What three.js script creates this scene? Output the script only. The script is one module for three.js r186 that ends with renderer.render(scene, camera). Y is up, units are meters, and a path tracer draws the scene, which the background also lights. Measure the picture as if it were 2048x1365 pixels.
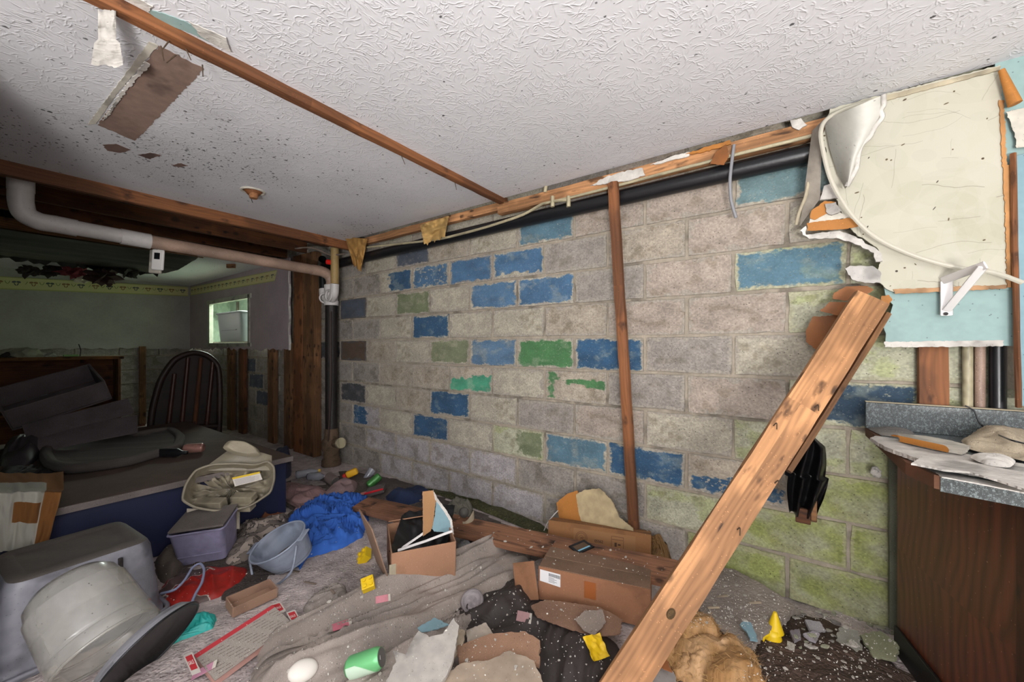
import * as THREE from 'three';
import { RoundedBoxGeometry } from 'three/addons/geometries/RoundedBoxGeometry.js';
import { mergeGeometries, mergeVertices, toCreasedNormals } from 'three/addons/utils/BufferGeometryUtils.js';
import { RectAreaLightUniformsLib } from 'three/addons/lights/RectAreaLightUniformsLib.js';

// ---------------------------------------------------------------- camera, sky, lights, exposure
RectAreaLightUniformsLib.init();
const V = (x, y, z) => new THREE.Vector3(x, y, z);
const scene = new THREE.Scene();
const FPX = 780, CX = 1024, CY = 692, EYE = 1.17, DIST = 2.22, TH = THREE.MathUtils.degToRad(35.3);
const camera = new THREE.PerspectiveCamera(2 * Math.atan(682.5 / FPX) * 180 / Math.PI, 2048 / 1365, 0.05, 60);
camera.position.set(0, EYE, DIST);
camera.rotation.y = TH;
camera.setViewOffset(2048, 1365, 0, -(CY - 682.5), 2048, 1365);
scene.add(camera);
const renderer = new THREE.WebGLRenderer();
renderer.toneMapping = THREE.LinearToneMapping;
renderer.toneMappingExposure = 1.0;
renderer.shadowMap.enabled = true;
scene.background = new THREE.Color(0.55, 0.6, 0.62);
const CEIL = 2.17, FARX = -7.88, RIGHTX = 2.3, REARZ = 4.6;
function areaLight(name, color, intensity, w, h, pos, target) {
  const l = new THREE.RectAreaLight(color, intensity, w, h);
  l.name = name; l.position.copy(pos); l.lookAt(target); l.castShadow = true; scene.add(l); return l;
}
// daylight through the openings behind the camera, the daylit yard beyond the small window, and the leafy window of the far room
areaLight('rear_window_light', 0xfdfbff, 8, 2.5, 1.15, V(0.75, 1.4, REARZ - 0.06), V(0.75, 1.3, 0));
areaLight('side_window_light', 0xfdfbff, 4.2, 1.7, 1.15, V(RIGHTX - 0.06, 1.4, 2.9), V(0, 1.4, 2.9));
areaLight('leafy_window_light', 0xd0eebc, 1.3, 0.9, 0.5, V(-6.9, 1.65, REARZ - 0.06), V(-6.9, 1.8, 0));
areaLight('well_light', 0xeefff0, 48, 2.2, 0.6, V(-7.0, 2.25, -0.75), V(-7.0, 0, -0.75));

areaLight('work_lamp_light', 0xfffcf8, 240, 0.7, 0.5, V(0.9, 0.46, 3.6), V(0.75, 3, 3.2));

// ---------------------------------------------------------------- helpers
const sT = Math.sin(TH), cT = Math.cos(TH), CAM = V(0, EYE, DIST);
function ray(px, py) { const a = (px - CX) / FPX, b = (CY - py) / FPX; return V(-sT + a * cT, b, -cT - a * sT); }
const L = (px, py, t) => ray(px, py).multiplyScalar(t).add(CAM);
const W = (px, py, z = 0) => { const d = ray(px, py); return d.multiplyScalar((z - DIST) / d.z).add(CAM); };
const F = (px, py, y = 0) => { const d = ray(px, py); return d.multiplyScalar((y - EYE) / d.y).add(CAM); };
const XP = (px, py, x) => { const d = ray(px, py); return d.multiplyScalar(x / d.x).add(CAM); };
const onPlane = (P, n) => (px, py) => { const d = ray(px, py); const t = P.clone().sub(CAM).dot(n) / d.dot(n); return d.multiplyScalar(t).add(CAM); };
let seed_ = 7;
function rnd() { seed_ = (seed_ + 0x6d2b79f5) | 0; let t = Math.imul(seed_ ^ (seed_ >>> 15), 1 | seed_); t = (t + Math.imul(t ^ (t >>> 7), 61 | t)) ^ t; return ((t ^ (t >>> 14)) >>> 0) / 4294967296; }
const rr = (a, b) => a + (b - a) * rnd();
const pick = (a) => a[Math.floor(rnd() * a.length)];
function hash(x, y, z = 0) { let h = Math.imul(x | 0, 374761393) ^ Math.imul(y | 0, 668265263) ^ Math.imul(z | 0, 2147483647 ^ 0x5bd1e995); h = Math.imul(h ^ (h >>> 13), 1274126177); return ((h ^ (h >>> 16)) >>> 0) / 4294967296; }
const sm = (t) => t * t * (3 - 2 * t), lerp = (a, b, t) => a + (b - a) * t, clamp = (x, a = 0, b = 1) => Math.min(b, Math.max(a, x));
const step = (a, b, x) => sm(clamp((x - a) / (b - a)));
function vn(x, y, per = 0, sd = 0) {   // value noise, periodic when per > 0
  const ix = Math.floor(x), iy = Math.floor(y), fx = sm(x - ix), fy = sm(y - iy);
  const w = (i) => (per ? ((i % per) + per) % per : i);
  const a = hash(w(ix), w(iy), sd), b = hash(w(ix + 1), w(iy), sd), c = hash(w(ix), w(iy + 1), sd), d = hash(w(ix + 1), w(iy + 1), sd);
  return lerp(lerp(a, b, fx), lerp(c, d, fx), fy);
}
function fbm(x, y, oct = 4, per = 0, sd = 0) { let s = 0, a = 0.5, n = 0; for (let i = 0; i < oct; i++) { s += a * vn(x, y, per, sd + i * 17); n += a; x *= 2; y *= 2; if (per) per *= 2; a *= 0.5; } return s / n; }
const taken = new Map();
function numbered(name) { const k = taken.get(name) ?? 0; taken.set(name, k + 1); return k ? name + '_' + String(k).padStart(3, '0') : name; }
function shade(o) { o.castShadow = true; o.receiveShadow = true; return o; }
function part(name, geo, mat, parent) { const m = shade(new THREE.Mesh(geo, mat)); m.name = name; parent.add(m); return m; }
function tag(o, label, category, group, kind) { o.userData = { label, category }; if (group) o.userData.group = group; if (kind) o.userData.kind = kind; return o; }
function thing(name, label, category, group) { const g = new THREE.Group(); g.name = numbered(name); scene.add(g); return tag(g, label, category, group); }
function single(name, geo, mat, label, category, group) { const m = shade(new THREE.Mesh(geo, mat)); m.name = numbered(name); scene.add(m); return tag(m, label, category, group); }
function struct(name, geo, mat, label, category = 'structure') { const m = shade(new THREE.Mesh(geo, mat)); m.name = name; scene.add(m); tag(m, label, category, null, 'structure'); return m; }
function structGroup(name, label, category) { const g = new THREE.Group(); g.name = name; scene.add(g); return tag(g, label, category, null, 'structure'); }
// uv in metres by the face's main direction; u runs along the grain axis
function uvBox(g, grain = 0, ou = 0, ov = 0) {
  g = g.index ? g.toNonIndexed() : g;
  const p = g.attributes.position, uv = new Float32Array(p.count * 2), A = V(), B = V(), C = V(), n = V();
  for (let i = 0; i < p.count; i += 3) {
    A.fromBufferAttribute(p, i); B.fromBufferAttribute(p, i + 1); C.fromBufferAttribute(p, i + 2);
    n.copy(B).sub(A).cross(C.clone().sub(A));
    const ax = [Math.abs(n.x), Math.abs(n.y), Math.abs(n.z)], m = ax.indexOf(Math.max(...ax));
    let a, b;
    if (m === grain) { a = (grain + 1) % 3; b = (grain + 2) % 3; } else { a = grain; b = 3 - grain - m; }
    for (const [k, v] of [[0, A], [1, B], [2, C]]) { const q = [v.x, v.y, v.z]; uv[(i + k) * 2] = q[a] + ou; uv[(i + k) * 2 + 1] = q[b] + ov; }
  }
  g.setAttribute('uv', new THREE.BufferAttribute(uv, 2));
  return g;
}
function rbox(w, h, d, r = 0.004, grain = 0) { r = Math.min(r, w / 2.2, h / 2.2, d / 2.2); return uvBox(new RoundedBoxGeometry(w, h, d, 1, r), grain, rnd() * 3, rnd() * 3); }
const moved = (g, x, y, z) => g.translate(x, y, z);
// a rough timber lying along x
function timberGeo(len, h, w, rough = 0.002) {
  const seg = Math.max(4, Math.round(len / 0.08));
  let g = new THREE.BoxGeometry(len, h, w, seg, 2, 2); const p = g.attributes.position, sd = Math.floor(rnd() * 999);
  for (let i = 0; i < p.count; i++) {
    let x = p.getX(i), y = p.getY(i), z = p.getZ(i);
    const edge = (Math.abs(Math.abs(y) - h / 2) < 1e-6) && (Math.abs(Math.abs(z) - w / 2) < 1e-6);
    const n1 = vn(x * 9, y * 40 + z * 30, 0, sd) - 0.5, n2 = vn(x * 9 + 50, y * 40 + z * 30, 0, sd) - 0.5;
    p.setXYZ(i, x + (Math.abs(Math.abs(x) - len / 2) < 1e-6 ? n1 * rough * 4 : 0), y * (edge ? 1 - 0.006 / h : 1) + n1 * rough * 2, z * (edge ? 1 - 0.006 / w : 1) + n2 * rough * 2);
  }
  g = uvBox(g, 0, rnd() * 5, rnd() * 5); g.computeVertexNormals(); return toCreasedNormals(g, 0.6);
}
function basis(o, x, y) { const X = x.clone().normalize(), Y = y.clone().sub(X.clone().multiplyScalar(y.dot(X))).normalize(), Z = X.clone().cross(Y); o.quaternion.setFromRotationMatrix(new THREE.Matrix4().makeBasis(X, Y, Z)); return o; }
function lay(o, A, B, up = V(0, 1, 0)) { o.position.copy(A).add(B).multiplyScalar(0.5); return basis(o, B.clone().sub(A), up); }
function timber(name, A, B, h, w, mat, label, category, group, up, rough) { return lay(single(name, timberGeo(A.distanceTo(B), h, w, rough), mat, label, category, group), A, B, up); }
function tube(pts, r, seg = 0, rs = 12) { const c = new THREE.CatmullRomCurve3(pts, false, 'catmullrom', 0.4); const g = new THREE.TubeGeometry(c, seg || pts.length * 8, r, rs); const uv = g.attributes.uv, len = c.getLength(); for (let i = 0; i < uv.count; i++) uv.setXY(i, uv.getX(i) * len, uv.getY(i) * r * 6.28); return g; }
function capped(A, B, r, r2 = r, rs = 20) { const len = A.distanceTo(B), g = new THREE.CylinderGeometry(r2, r, len, rs); const uv = g.attributes.uv; for (let i = 0; i < uv.count; i++) uv.setXY(i, uv.getY(i) * len, uv.getX(i) * r * 6.28); const q = new THREE.Quaternion().setFromUnitVectors(V(0, 1, 0), B.clone().sub(A).normalize()); g.applyQuaternion(q); const m = A.clone().add(B).multiplyScalar(0.5); return g.translate(m.x, m.y, m.z); }
// polygon in pixels, each put on a plane by fn, made into a slab of some thickness; jag roughens its outline
function plateGeo(px, fn, thick, jag = 0, bevel = 0) {
  const P = px.map(([a, b]) => fn(a, b));
  const c = P.reduce((a, b) => a.add(b), V()).multiplyScalar(1 / P.length), n = V();
  for (let i = 0; i < P.length; i++) { const a = P[i].clone().sub(c), b = P[(i + 1) % P.length].clone().sub(c); n.add(a.cross(b)); }
  n.normalize(); if (n.dot(CAM.clone().sub(c)) < 0) n.negate();
  const ref = Math.abs(n.y) > 0.7 ? V(1, 0, 0) : V(0, 1, 0), U = ref.clone().cross(n).normalize(), Vv = n.clone().cross(U);
  let pts = P.map((p) => { const q = p.clone().sub(c); return new THREE.Vector2(q.dot(U), q.dot(Vv)); });
  if (jag) {
    const out = [];
    for (let i = 0; i < pts.length; i++) {
      const a = pts[i], b = pts[(i + 1) % pts.length], len = a.distanceTo(b), k = Math.max(1, Math.min(40, Math.round(len / (jag * 2.2))));
      for (let j = 0; j < k; j++) { const q = a.clone().lerp(b, j / k); if (j) q.add(new THREE.Vector2(rr(-jag, jag), rr(-jag, jag)).multiplyScalar(0.6)); out.push(q); }
    }
    pts = out;
  }
  const sh = new THREE.Shape(pts);
  let g = new THREE.ExtrudeGeometry(sh, { depth: thick, bevelEnabled: bevel > 0, bevelThickness: bevel, bevelSize: bevel, bevelSegments: 1, steps: 1 });
  g.translate(0, 0, -thick);
  g = uvBox(g, 0, rnd() * 3, rnd() * 3);
  const m = new THREE.Matrix4().makeBasis(U, Vv, n).setPosition(c); g.applyMatrix4(m); return g;
}
// a soft heap over a star-shaped outline given in floor pixels
function moundGeo(px, y0, h, o = {}) {
  const P = px.map(([a, b]) => F(a, b, y0)), N = o.n ?? 72, R = o.r ?? 22, c = o.c ? F(o.c[0], o.c[1], y0) : P.reduce((a, b) => a.add(b), V()).multiplyScalar(1 / P.length);
  P.forEach((p, i) => { P[i] = F(px[i][0], px[i][1], y0); });
  const curve = new THREE.CatmullRomCurve3(P, true, 'catmullrom', 0.3), ring = curve.getSpacedPoints(N).slice(0, N), sd = o.sd ?? Math.floor(rnd() * 900);
  const dir = o.dir ? F(...o.dir[1], y0).sub(F(...o.dir[0], y0)).setY(0).normalize() : V(1, 0, 0.3).normalize(), nd = V(-dir.z, 0, dir.x);
  const pos = [], uv = [], idx = [];
  const high = (x, z, s) => {
    const u = x * dir.x + z * dir.z, v = x * nd.x + z * nd.z, f = o.freq ?? 14, wv = o.wave ?? 0.25;
    const w = v * f + (fbm(u * (o.along ?? 2.2) + 9, v * 2 + 4, 2, 0, sd) - 0.5) * f * wv;
    const r1 = 1 - Math.abs(2 * vn(w, u * (o.along ?? 2.2), 0, sd + 3) - 1), r2 = 1 - Math.abs(2 * vn(w * 2.3 + 7, u * (o.along ?? 2.2) * 2.1, 0, sd + 5) - 1);
    const prof = Math.pow(1 - Math.pow(s, o.pow ?? 3), o.pw2 ?? 0.6);
    return prof * (h * (o.base ?? 0.45) + h * ((1 - (o.base ?? 0.45)) * (0.68 * r1 * r1 + 0.32 * r2 * r2)) + h * (o.lump ?? 0.35) * (fbm(x * 7, z * 7, 3, 0, sd + 9) - 0.5) * 2);
  };
  for (let j = 0; j <= R; j++) for (let i = 0; i < N; i++) {
    const s = j / R, e = 1 + (o.ragged ?? 0.05) * (hash(i, sd) - 0.5) * s ** 5, p = c.clone().lerp(ring[i], s * e);
    if (y0 < 0.3 && p.z > 0.84 && p.x < -2.79) p.x = -2.79 + 0.01 * (1 - j / R); pos.push(p.x, y0 + high(p.x, p.z, s) + (o.lift ?? 0.001), Math.max(p.z, 0.025 + 0.004 * (j / R))); uv.push(p.x, p.z);
  }
  for (let j = 0; j < R; j++) for (let i = 0; i < N; i++) { const a = j * N + i, b = j * N + (i + 1) % N, d = a + N, e = b + N; if (j) idx.push(a, b, e); idx.push(a, e, d); }
  const g = new THREE.BufferGeometry(); g.setAttribute('position', new THREE.Float32BufferAttribute(pos, 3)); g.setAttribute('uv', new THREE.Float32BufferAttribute(uv, 2)); g.setIndex(idx); g.computeVertexNormals();
  if (g.attributes.normal.getY(N * 3) < 0) { for (let i = 0; i < idx.length; i += 3) { const t = idx[i]; idx[i] = idx[i + 1]; idx[i + 1] = t; } g.setIndex(idx); g.computeVertexNormals(); }
  return g;
}
// an open shell: rim outline around a centre, hollow pushed back along -n
function dishGeo(rim, n, depth, o = {}) {
  const N = rim.length, R = 14, c = rim.reduce((a, b) => a.clone().add(b), V()).multiplyScalar(1 / N), pos = [], uv = [], idx = [];
  for (let j = 0; j <= R; j++) for (let i = 0; i < N; i++) { const s = j / R, k = s < 0.6 ? s / 0.6 * (o.floor ?? 0.72) : lerp(o.floor ?? 0.72, 1, (s - 0.6) / 0.4); const dd = s < 0.6 ? 1 : 1 - Math.pow((s - 0.6) / 0.4, 1.6); const p = c.clone().lerp(rim[i], k).addScaledVector(n, -depth * dd * (1 + (o.lump ?? 0) * (vn(k * 5 * Math.cos(i), k * 5 * Math.sin(i), 0, 3) - 0.5))); pos.push(p.x, p.y, p.z); uv.push(p.x + p.z, p.y); }
  for (let j = 0; j < R; j++) for (let i = 0; i < N; i++) { const a = j * N + i, b = j * N + (i + 1) % N, d = a + N, e = b + N; if (j) idx.push(a, b, e); idx.push(a, e, d); }
  const g = new THREE.BufferGeometry(); g.setAttribute('position', new THREE.Float32BufferAttribute(pos, 3)); g.setAttribute('uv', new THREE.Float32BufferAttribute(uv, 2)); g.setIndex(idx); g.computeVertexNormals(); return g;
}
const loop = (pts, n) => new THREE.CatmullRomCurve3(pts, true, 'catmullrom', 0.3).getSpacedPoints(n).slice(0, n);
function ringTube(pts, r, rs = 6) { return new THREE.TubeGeometry(new THREE.CatmullRomCurve3(pts, true, 'catmullrom', 0.3), pts.length * 2, r, rs, true); }
// a group on the floor at A whose x runs towards B, y up, z away from or towards the camera
function frameAB(g, A, B, tilt = 0) { g.position.copy(A); basis(g, B.clone().sub(A), V(0, 1, 0)); if (tilt) g.rotateX(tilt); return g; }
function camTurn(o, P, yaw = 0, pitch = 0, roll = 0) { o.position.copy(P); o.rotation.set(pitch, TH + yaw, roll, 'YXZ'); return o; }

// ---------------------------------------------------------------- textures
function tex(w, h, fn, mw = 1, mh = 1, srgb = true) {
  const d = new Uint8Array(w * h * 4);
  for (let y = 0; y < h; y++) for (let x = 0; x < w; x++) { const c = fn(x / w, y / h, x, y), o = (y * w + x) * 4; if (typeof c === 'number') d[o] = d[o + 1] = d[o + 2] = clamp(c, 0, 255); else { d[o] = clamp(c[0], 0, 255); d[o + 1] = clamp(c[1], 0, 255); d[o + 2] = clamp(c[2], 0, 255); } d[o + 3] = 255; }
  const t = new THREE.DataTexture(d, w, h); t.wrapS = t.wrapT = THREE.RepeatWrapping; t.magFilter = THREE.LinearFilter; t.minFilter = THREE.LinearFilter; if (srgb) t.colorSpace = THREE.SRGBColorSpace; t.repeat.set(1 / mw, 1 / mh); t.needsUpdate = true; return t;
}
function cnv(w, h, draw, mw = 1, mh = 1, srgb = true) { const c = document.createElement('canvas'); c.width = w; c.height = h; draw(c.getContext('2d'), w, h); const t = new THREE.CanvasTexture(c); t.wrapS = t.wrapT = THREE.RepeatWrapping; if (srgb) t.colorSpace = THREE.SRGBColorSpace; t.repeat.set(1 / mw, 1 / mh); return t; }
const mat = (color, o = {}) => new THREE.MeshStandardMaterial({ color, roughness: 0.85, side: THREE.DoubleSide, ...o });

const woodT = tex(1024, 256, (u, v) => {
  const wv = fbm(u * 3, v * 3, 2, 3, 4) * 0.5, g = fbm(u * 6, v * 40 + wv * 6, 3, 0, 2), ring = Math.abs(Math.sin((v * 9 + wv * 5 + fbm(u * 4, v * 4, 2, 4, 8) * 0.7) * 6.28));
  let k = 0.72 + 0.24 * g + 0.1 * ring, dark = step(0.66, 0.85, fbm(u * 12, v * 8, 4, 0, 33)) * 0.5 + 0.22 * step(0.5, 0.7, fbm(u * 5, v * 2, 4, 0, 37));
  const sp = hash(Math.floor(u * 512), Math.floor(v * 128), 5) > 0.994 ? 0.25 : 0;
  for (const [ku, kv, kr] of [[0.2, 0.3, 0.02], [0.62, 0.7, 0.026], [0.85, 0.25, 0.015], [0.4, 0.85, 0.012]]) { const d = Math.hypot((u - ku) * 1.3, (v - kv) * 0.45) / kr; if (d < 2.2) k *= lerp(0.42 + 0.25 * Math.abs(Math.sin(d * 7)), 1, step(0.6, 2.2, d)); }
  k = clamp(k * (1 - dark) + sp); return [255 * k, 250 * k * (1 - dark * 0.05), 244 * k * (1 - dark * 0.1)];
}, 1.3, 0.33);
const woodB = tex(512, 128, (u, v) => 128 + 90 * (fbm(u * 4, v * 30, 3, 0, 12) - 0.5) + 60 * (fbm(u * 20, v * 12, 3, 0, 13) - 0.5), 0.8, 0.2, false);
const grimeT = tex(512, 512, (u, v) => { const a = fbm(u * 4, v * 4, 5, 4, 1), b = fbm(u * 24, v * 24, 3, 24, 2), st = step(0.55, 0.75, fbm(u * 6, v * 6, 4, 6, 9)); const k = 0.82 + 0.22 * (a - 0.5) + 0.16 * (b - 0.5) - 0.2 * st - (hash(Math.floor(u * 512), Math.floor(v * 512), 3) > 0.9965 ? 0.3 : 0); return [255 * k, 252 * k, 247 * k]; }, 0.7, 0.7);
const faintT = tex(512, 512, (u, v) => { const k = 0.93 + 0.1 * (fbm(u * 4, v * 4, 4, 4, 201) - 0.5) + 0.05 * (fbm(u * 50, v * 50, 2, 50, 202) - 0.5) - (hash(Math.floor(u * 256), Math.floor(v * 256), 203) > 0.9975 ? 0.3 : 0); return [255 * k, 254 * k, 251 * k]; }, 0.8, 0.8);
const roughB = tex(512, 512, (u, v) => 255 * (0.6 * fbm(u * 10, v * 10, 5, 10, 21) + 0.4 * fbm(u * 60, v * 60, 2, 60, 22)), 0.5, 0.5, false);
const dustT = tex(512, 512, (u, v) => { const a = fbm(u * 5, v * 5, 5, 5, 41); let k = 0.8 + 0.3 * (a - 0.5) + 0.14 * (hash(Math.floor(u * 512), Math.floor(v * 512), 4) - 0.5); const h2 = hash(Math.floor(u * 256), Math.floor(v * 256), 44); if (h2 > 0.992) k += 0.35; else if (h2 < 0.006) k -= 0.3; return [255 * k, 252 * k, 248 * k]; }, 0.6, 0.6);
const clothB = tex(256, 256, (u, v) => 128 + 70 * (fbm(u * 12, v * 12, 4, 12, 51) - 0.5) + 30 * Math.sin(u * 256 * 1.57) * Math.sin(v * 256 * 1.57), 0.12, 0.12, false);
const cardT = tex(256, 256, (u, v) => { const k = 0.88 + 0.16 * (fbm(u * 3, v * 3, 4, 3, 61) - 0.5) + 0.05 * (hash(Math.floor(u * 256), Math.floor(v * 256), 6) - 0.5) - 0.1 * step(0.6, 0.8, fbm(u * 5, v * 5, 4, 5, 62)) + (hash(Math.floor(u * 200), Math.floor(v * 200), 63) > 0.995 ? 0.2 : 0); return [255 * k, 250 * k, 244 * k]; }, 0.5, 0.5);
// drywall ceiling: trowelled ridges
const ridge = (() => {
  const n = 1024, h = new Float32Array(n * n);
  const put = (x, y, a) => { const X = ((Math.round(x) % n) + n) % n, Y = ((Math.round(y) % n) + n) % n; h[Y * n + X] = Math.max(h[Y * n + X], a); };
  for (let k = 0; k < 5200; k++) {
    let x = rnd() * n, y = rnd() * n, a = fbm(x / 120, y / 120, 2, 0, 77) * 12 + rr(-0.7, 0.7), len = rr(8, 46), amp = rr(0.35, 1), bend = rr(-0.06, 0.06);
    for (let i = 0; i < len; i++) { x += Math.cos(a); y += Math.sin(a); a += bend + rr(-0.12, 0.12); const f = amp * Math.sin(Math.PI * (i + 1) / (len + 1)); for (let dx = -2; dx <= 2; dx++) for (let dy = -2; dy <= 2; dy++) put(x + dx, y + dy, f * Math.exp(-(dx * dx + dy * dy) / 2.2)); }
  }
  return h;
})();
const ceilB = tex(1024, 1024, (u, v, x, y) => 40 + 175 * ridge[y * 1024 + x] + 40 * fbm(u * 30, v * 30, 3, 30, 71), 1.25, 1.25, false);
const speckle = (dens, big) => tex(1024, 1024, (u, v, x, y) => {
  let k = 0.96 + 0.05 * (fbm(u * 5, v * 5, 4, 5, 81) - 0.5);
  const cl = step(0.42, 0.66, fbm(u * 3, v * 3, 4, 3, 83)) * dens, c = 9, ix = Math.floor(x / c), iy = Math.floor(y / c), hh = hash(ix, iy, 84 + big);
  if (hh < 0.03 + 0.5 * cl) { const ox = hash(ix, iy, 85) * c, oy = hash(ix, iy, 86) * c, r = 0.7 + 2.4 * Math.pow(hash(ix, iy, 87), 3) * (big ? 1.2 : 0.8), d = Math.hypot((x - ix * c - ox) * 0.75, y - iy * c - oy); if (d < r) k *= 0.35 + 0.3 * hash(ix, iy, 88); }
  if (big) k *= 1 - 0.08 * cl;
  return [250 * k, 250 * k, 252 * k];
}, 2.2, 2.2);
const ceilT = speckle(0.05, 0), ceilMold = speckle(0.75, 1);

const M = {
  fir: mat(0x8d5b36, { map: woodT, bumpMap: woodB, bumpScale: 0.0015, roughness: 0.75 }),
  firPale: mat(0xc99668, { map: woodT, bumpMap: woodB, bumpScale: 0.0015, roughness: 0.75 }),
  firDark: mat(0x6d4324, { map: woodT, bumpMap: woodB, bumpScale: 0.0015 }),
  firOld: mat(0x85603e, { map: woodT, bumpMap: woodB, bumpScale: 0.002 }),
  firRed: mat(0x93694f, { map: woodT, bumpMap: woodB, bumpScale: 0.002 }),
  greyWood: mat(0x8e8178, { map: woodT, bumpMap: woodB, bumpScale: 0.002 }),
  walnut: mat(0x512c1c, { map: woodT, roughness: 0.45 }),
  darkWood: mat(0x33211a, { map: woodT, roughness: 0.55 }),
  ceil: mat(0xe4e4e6, { map: ceilT, bumpMap: ceilB, bumpScale: 0.0028, roughness: 0.8 }),
  ceilMold: mat(0xe4e4e6, { map: ceilMold, bumpMap: ceilB, bumpScale: 0.0028, roughness: 0.8 }),
  gyp: mat(0xeeece8, { map: grimeT, bumpMap: roughB, bumpScale: 0.004 }),
  white: mat(0xe6e3d8, { map: grimeT }),
  cream: mat(0xd8ceb4, { map: grimeT }),
  beige: mat(0xcbbba4, { map: grimeT }),
  teal: mat(0x94b0af, { map: faintT, roughness: 0.7 }),
  tealBlue: mat(0x82a4b0, { map: faintT, roughness: 0.7 }),
  kraft: mat(0xbf8038, { map: cardT, roughness: 0.7 }),
  kraftDark: mat(0x9a5f28, { map: cardT, roughness: 0.65 }),
  card: mat(0xb68c70, { map: cardT, roughness: 0.9 }),
  cardDust: mat(0xa98a74, { map: dustT, roughness: 0.95 }),
  abs: mat(0x17181b, { roughness: 0.3, bumpMap: roughB, bumpScale: 0.0006 }),
  iron: mat(0x241e1d, { map: grimeT, roughness: 0.6, bumpMap: roughB, bumpScale: 0.003 }),
  rust: mat(0x75604c, { map: grimeT, roughness: 0.9, bumpMap: roughB, bumpScale: 0.006 }),
  pvc: mat(0xd9d6d6, { map: faintT, roughness: 0.45 }),
  pvcPink: mat(0xc4a796, { map: dustT, roughness: 0.55 }),
  pvcYellow: mat(0xc2a56b, { map: dustT, roughness: 0.55 }),
  pvcCream: mat(0xd8cfae, { map: grimeT, roughness: 0.5 }),
  blackPlastic: mat(0x0f0f11, { roughness: 0.32 }),
  metal: mat(0x9a9a98, { metalness: 0.8, roughness: 0.4 }),
  whiteMetal: mat(0xe2e0de, { roughness: 0.45 }),
  tarp: mat(0x7d716c, { map: dustT, bumpMap: clothB, bumpScale: 0.001, roughness: 0.95 }),
  tarpDark: mat(0x413936, { map: dustT, bumpMap: clothB, bumpScale: 0.001, roughness: 0.9 }),
  greyPlastic: mat(0xa9abb6, { map: grimeT, roughness: 0.4 }),
};

// ---------------------------------------------------------------- block wall
function sheetGeo(fn, nu, nv) {
  const pos = [], uv = [], idx = [];
  for (let j = 0; j <= nv; j++) for (let i = 0; i <= nu; i++) { const p = fn(i / nu, j / nv); pos.push(p.x, p.y, p.z); uv.push(p.x + p.z * 0.7, p.y + p.z * 0.7); }
  for (let j = 0; j < nv; j++) for (let i = 0; i < nu; i++) { const a = j * (nu + 1) + i, b = a + 1, c = a + nu + 1, d = c + 1; idx.push(a, b, d, a, d, c); }
  const g = new THREE.BufferGeometry(); g.setAttribute('position', new THREE.Float32BufferAttribute(pos, 3)); g.setAttribute('uv', new THREE.Float32BufferAttribute(uv, 2)); g.setIndex(idx); g.computeVertexNormals(); return g;
}
function quadGeo(P, uvs) { const g = new THREE.BufferGeometry(); g.setAttribute('position', new THREE.Float32BufferAttribute(P.flatMap((p) => [p.x, p.y, p.z]), 3)); g.setAttribute('uv', new THREE.Float32BufferAttribute(uvs.flat(), 2)); g.setIndex([0, 1, 2, 0, 2, 3]); g.computeVertexNormals(); return g; }
function wallGeo(u0, u1, v0, v1, thick, holes, axis, at) {   // axis 'z': spans x and y at z = at; 'x': spans z and y at x = at
  const sh = new THREE.Shape([new THREE.Vector2(u0, v0), new THREE.Vector2(u1, v0), new THREE.Vector2(u1, v1), new THREE.Vector2(u0, v1)]);
  for (const [a, b, c, d] of holes) sh.holes.push(new THREE.Path([new THREE.Vector2(a, c), new THREE.Vector2(a, d), new THREE.Vector2(b, d), new THREE.Vector2(b, c)]));
  const g = new THREE.ExtrudeGeometry(sh, { depth: thick, bevelEnabled: false });
  if (axis === 'x') g.rotateY(-Math.PI / 2).translate(at, 0, 0); else g.translate(0, 0, at);
  return uvBox(g, axis === 'x' ? 2 : 0);
}
const WIN = [-7.03, -5.61, 1.17, 1.83];
const bw = 0.4345, bh = 0.2057, rowY = 1.0192, colX = -1.09;
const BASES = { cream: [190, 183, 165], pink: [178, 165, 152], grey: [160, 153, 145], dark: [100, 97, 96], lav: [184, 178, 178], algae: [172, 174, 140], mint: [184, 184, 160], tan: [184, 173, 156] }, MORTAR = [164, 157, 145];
const PAINTS = { blue: [70, 106, 140], deep: [46, 82, 114], teal: [104, 130, 134], sea: [84, 117, 134], green: [70, 118, 74], olive: [112, 122, 92], slate: [78, 86, 98], navy: [40, 62, 84], brown: [88, 72, 58], emerald: [70, 150, 118], char: [66, 68, 72] };
const mix3 = (a, b, t) => [lerp(a[0], b[0], t), lerp(a[1], b[1], t), lerp(a[2], b[2], t)];
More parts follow.
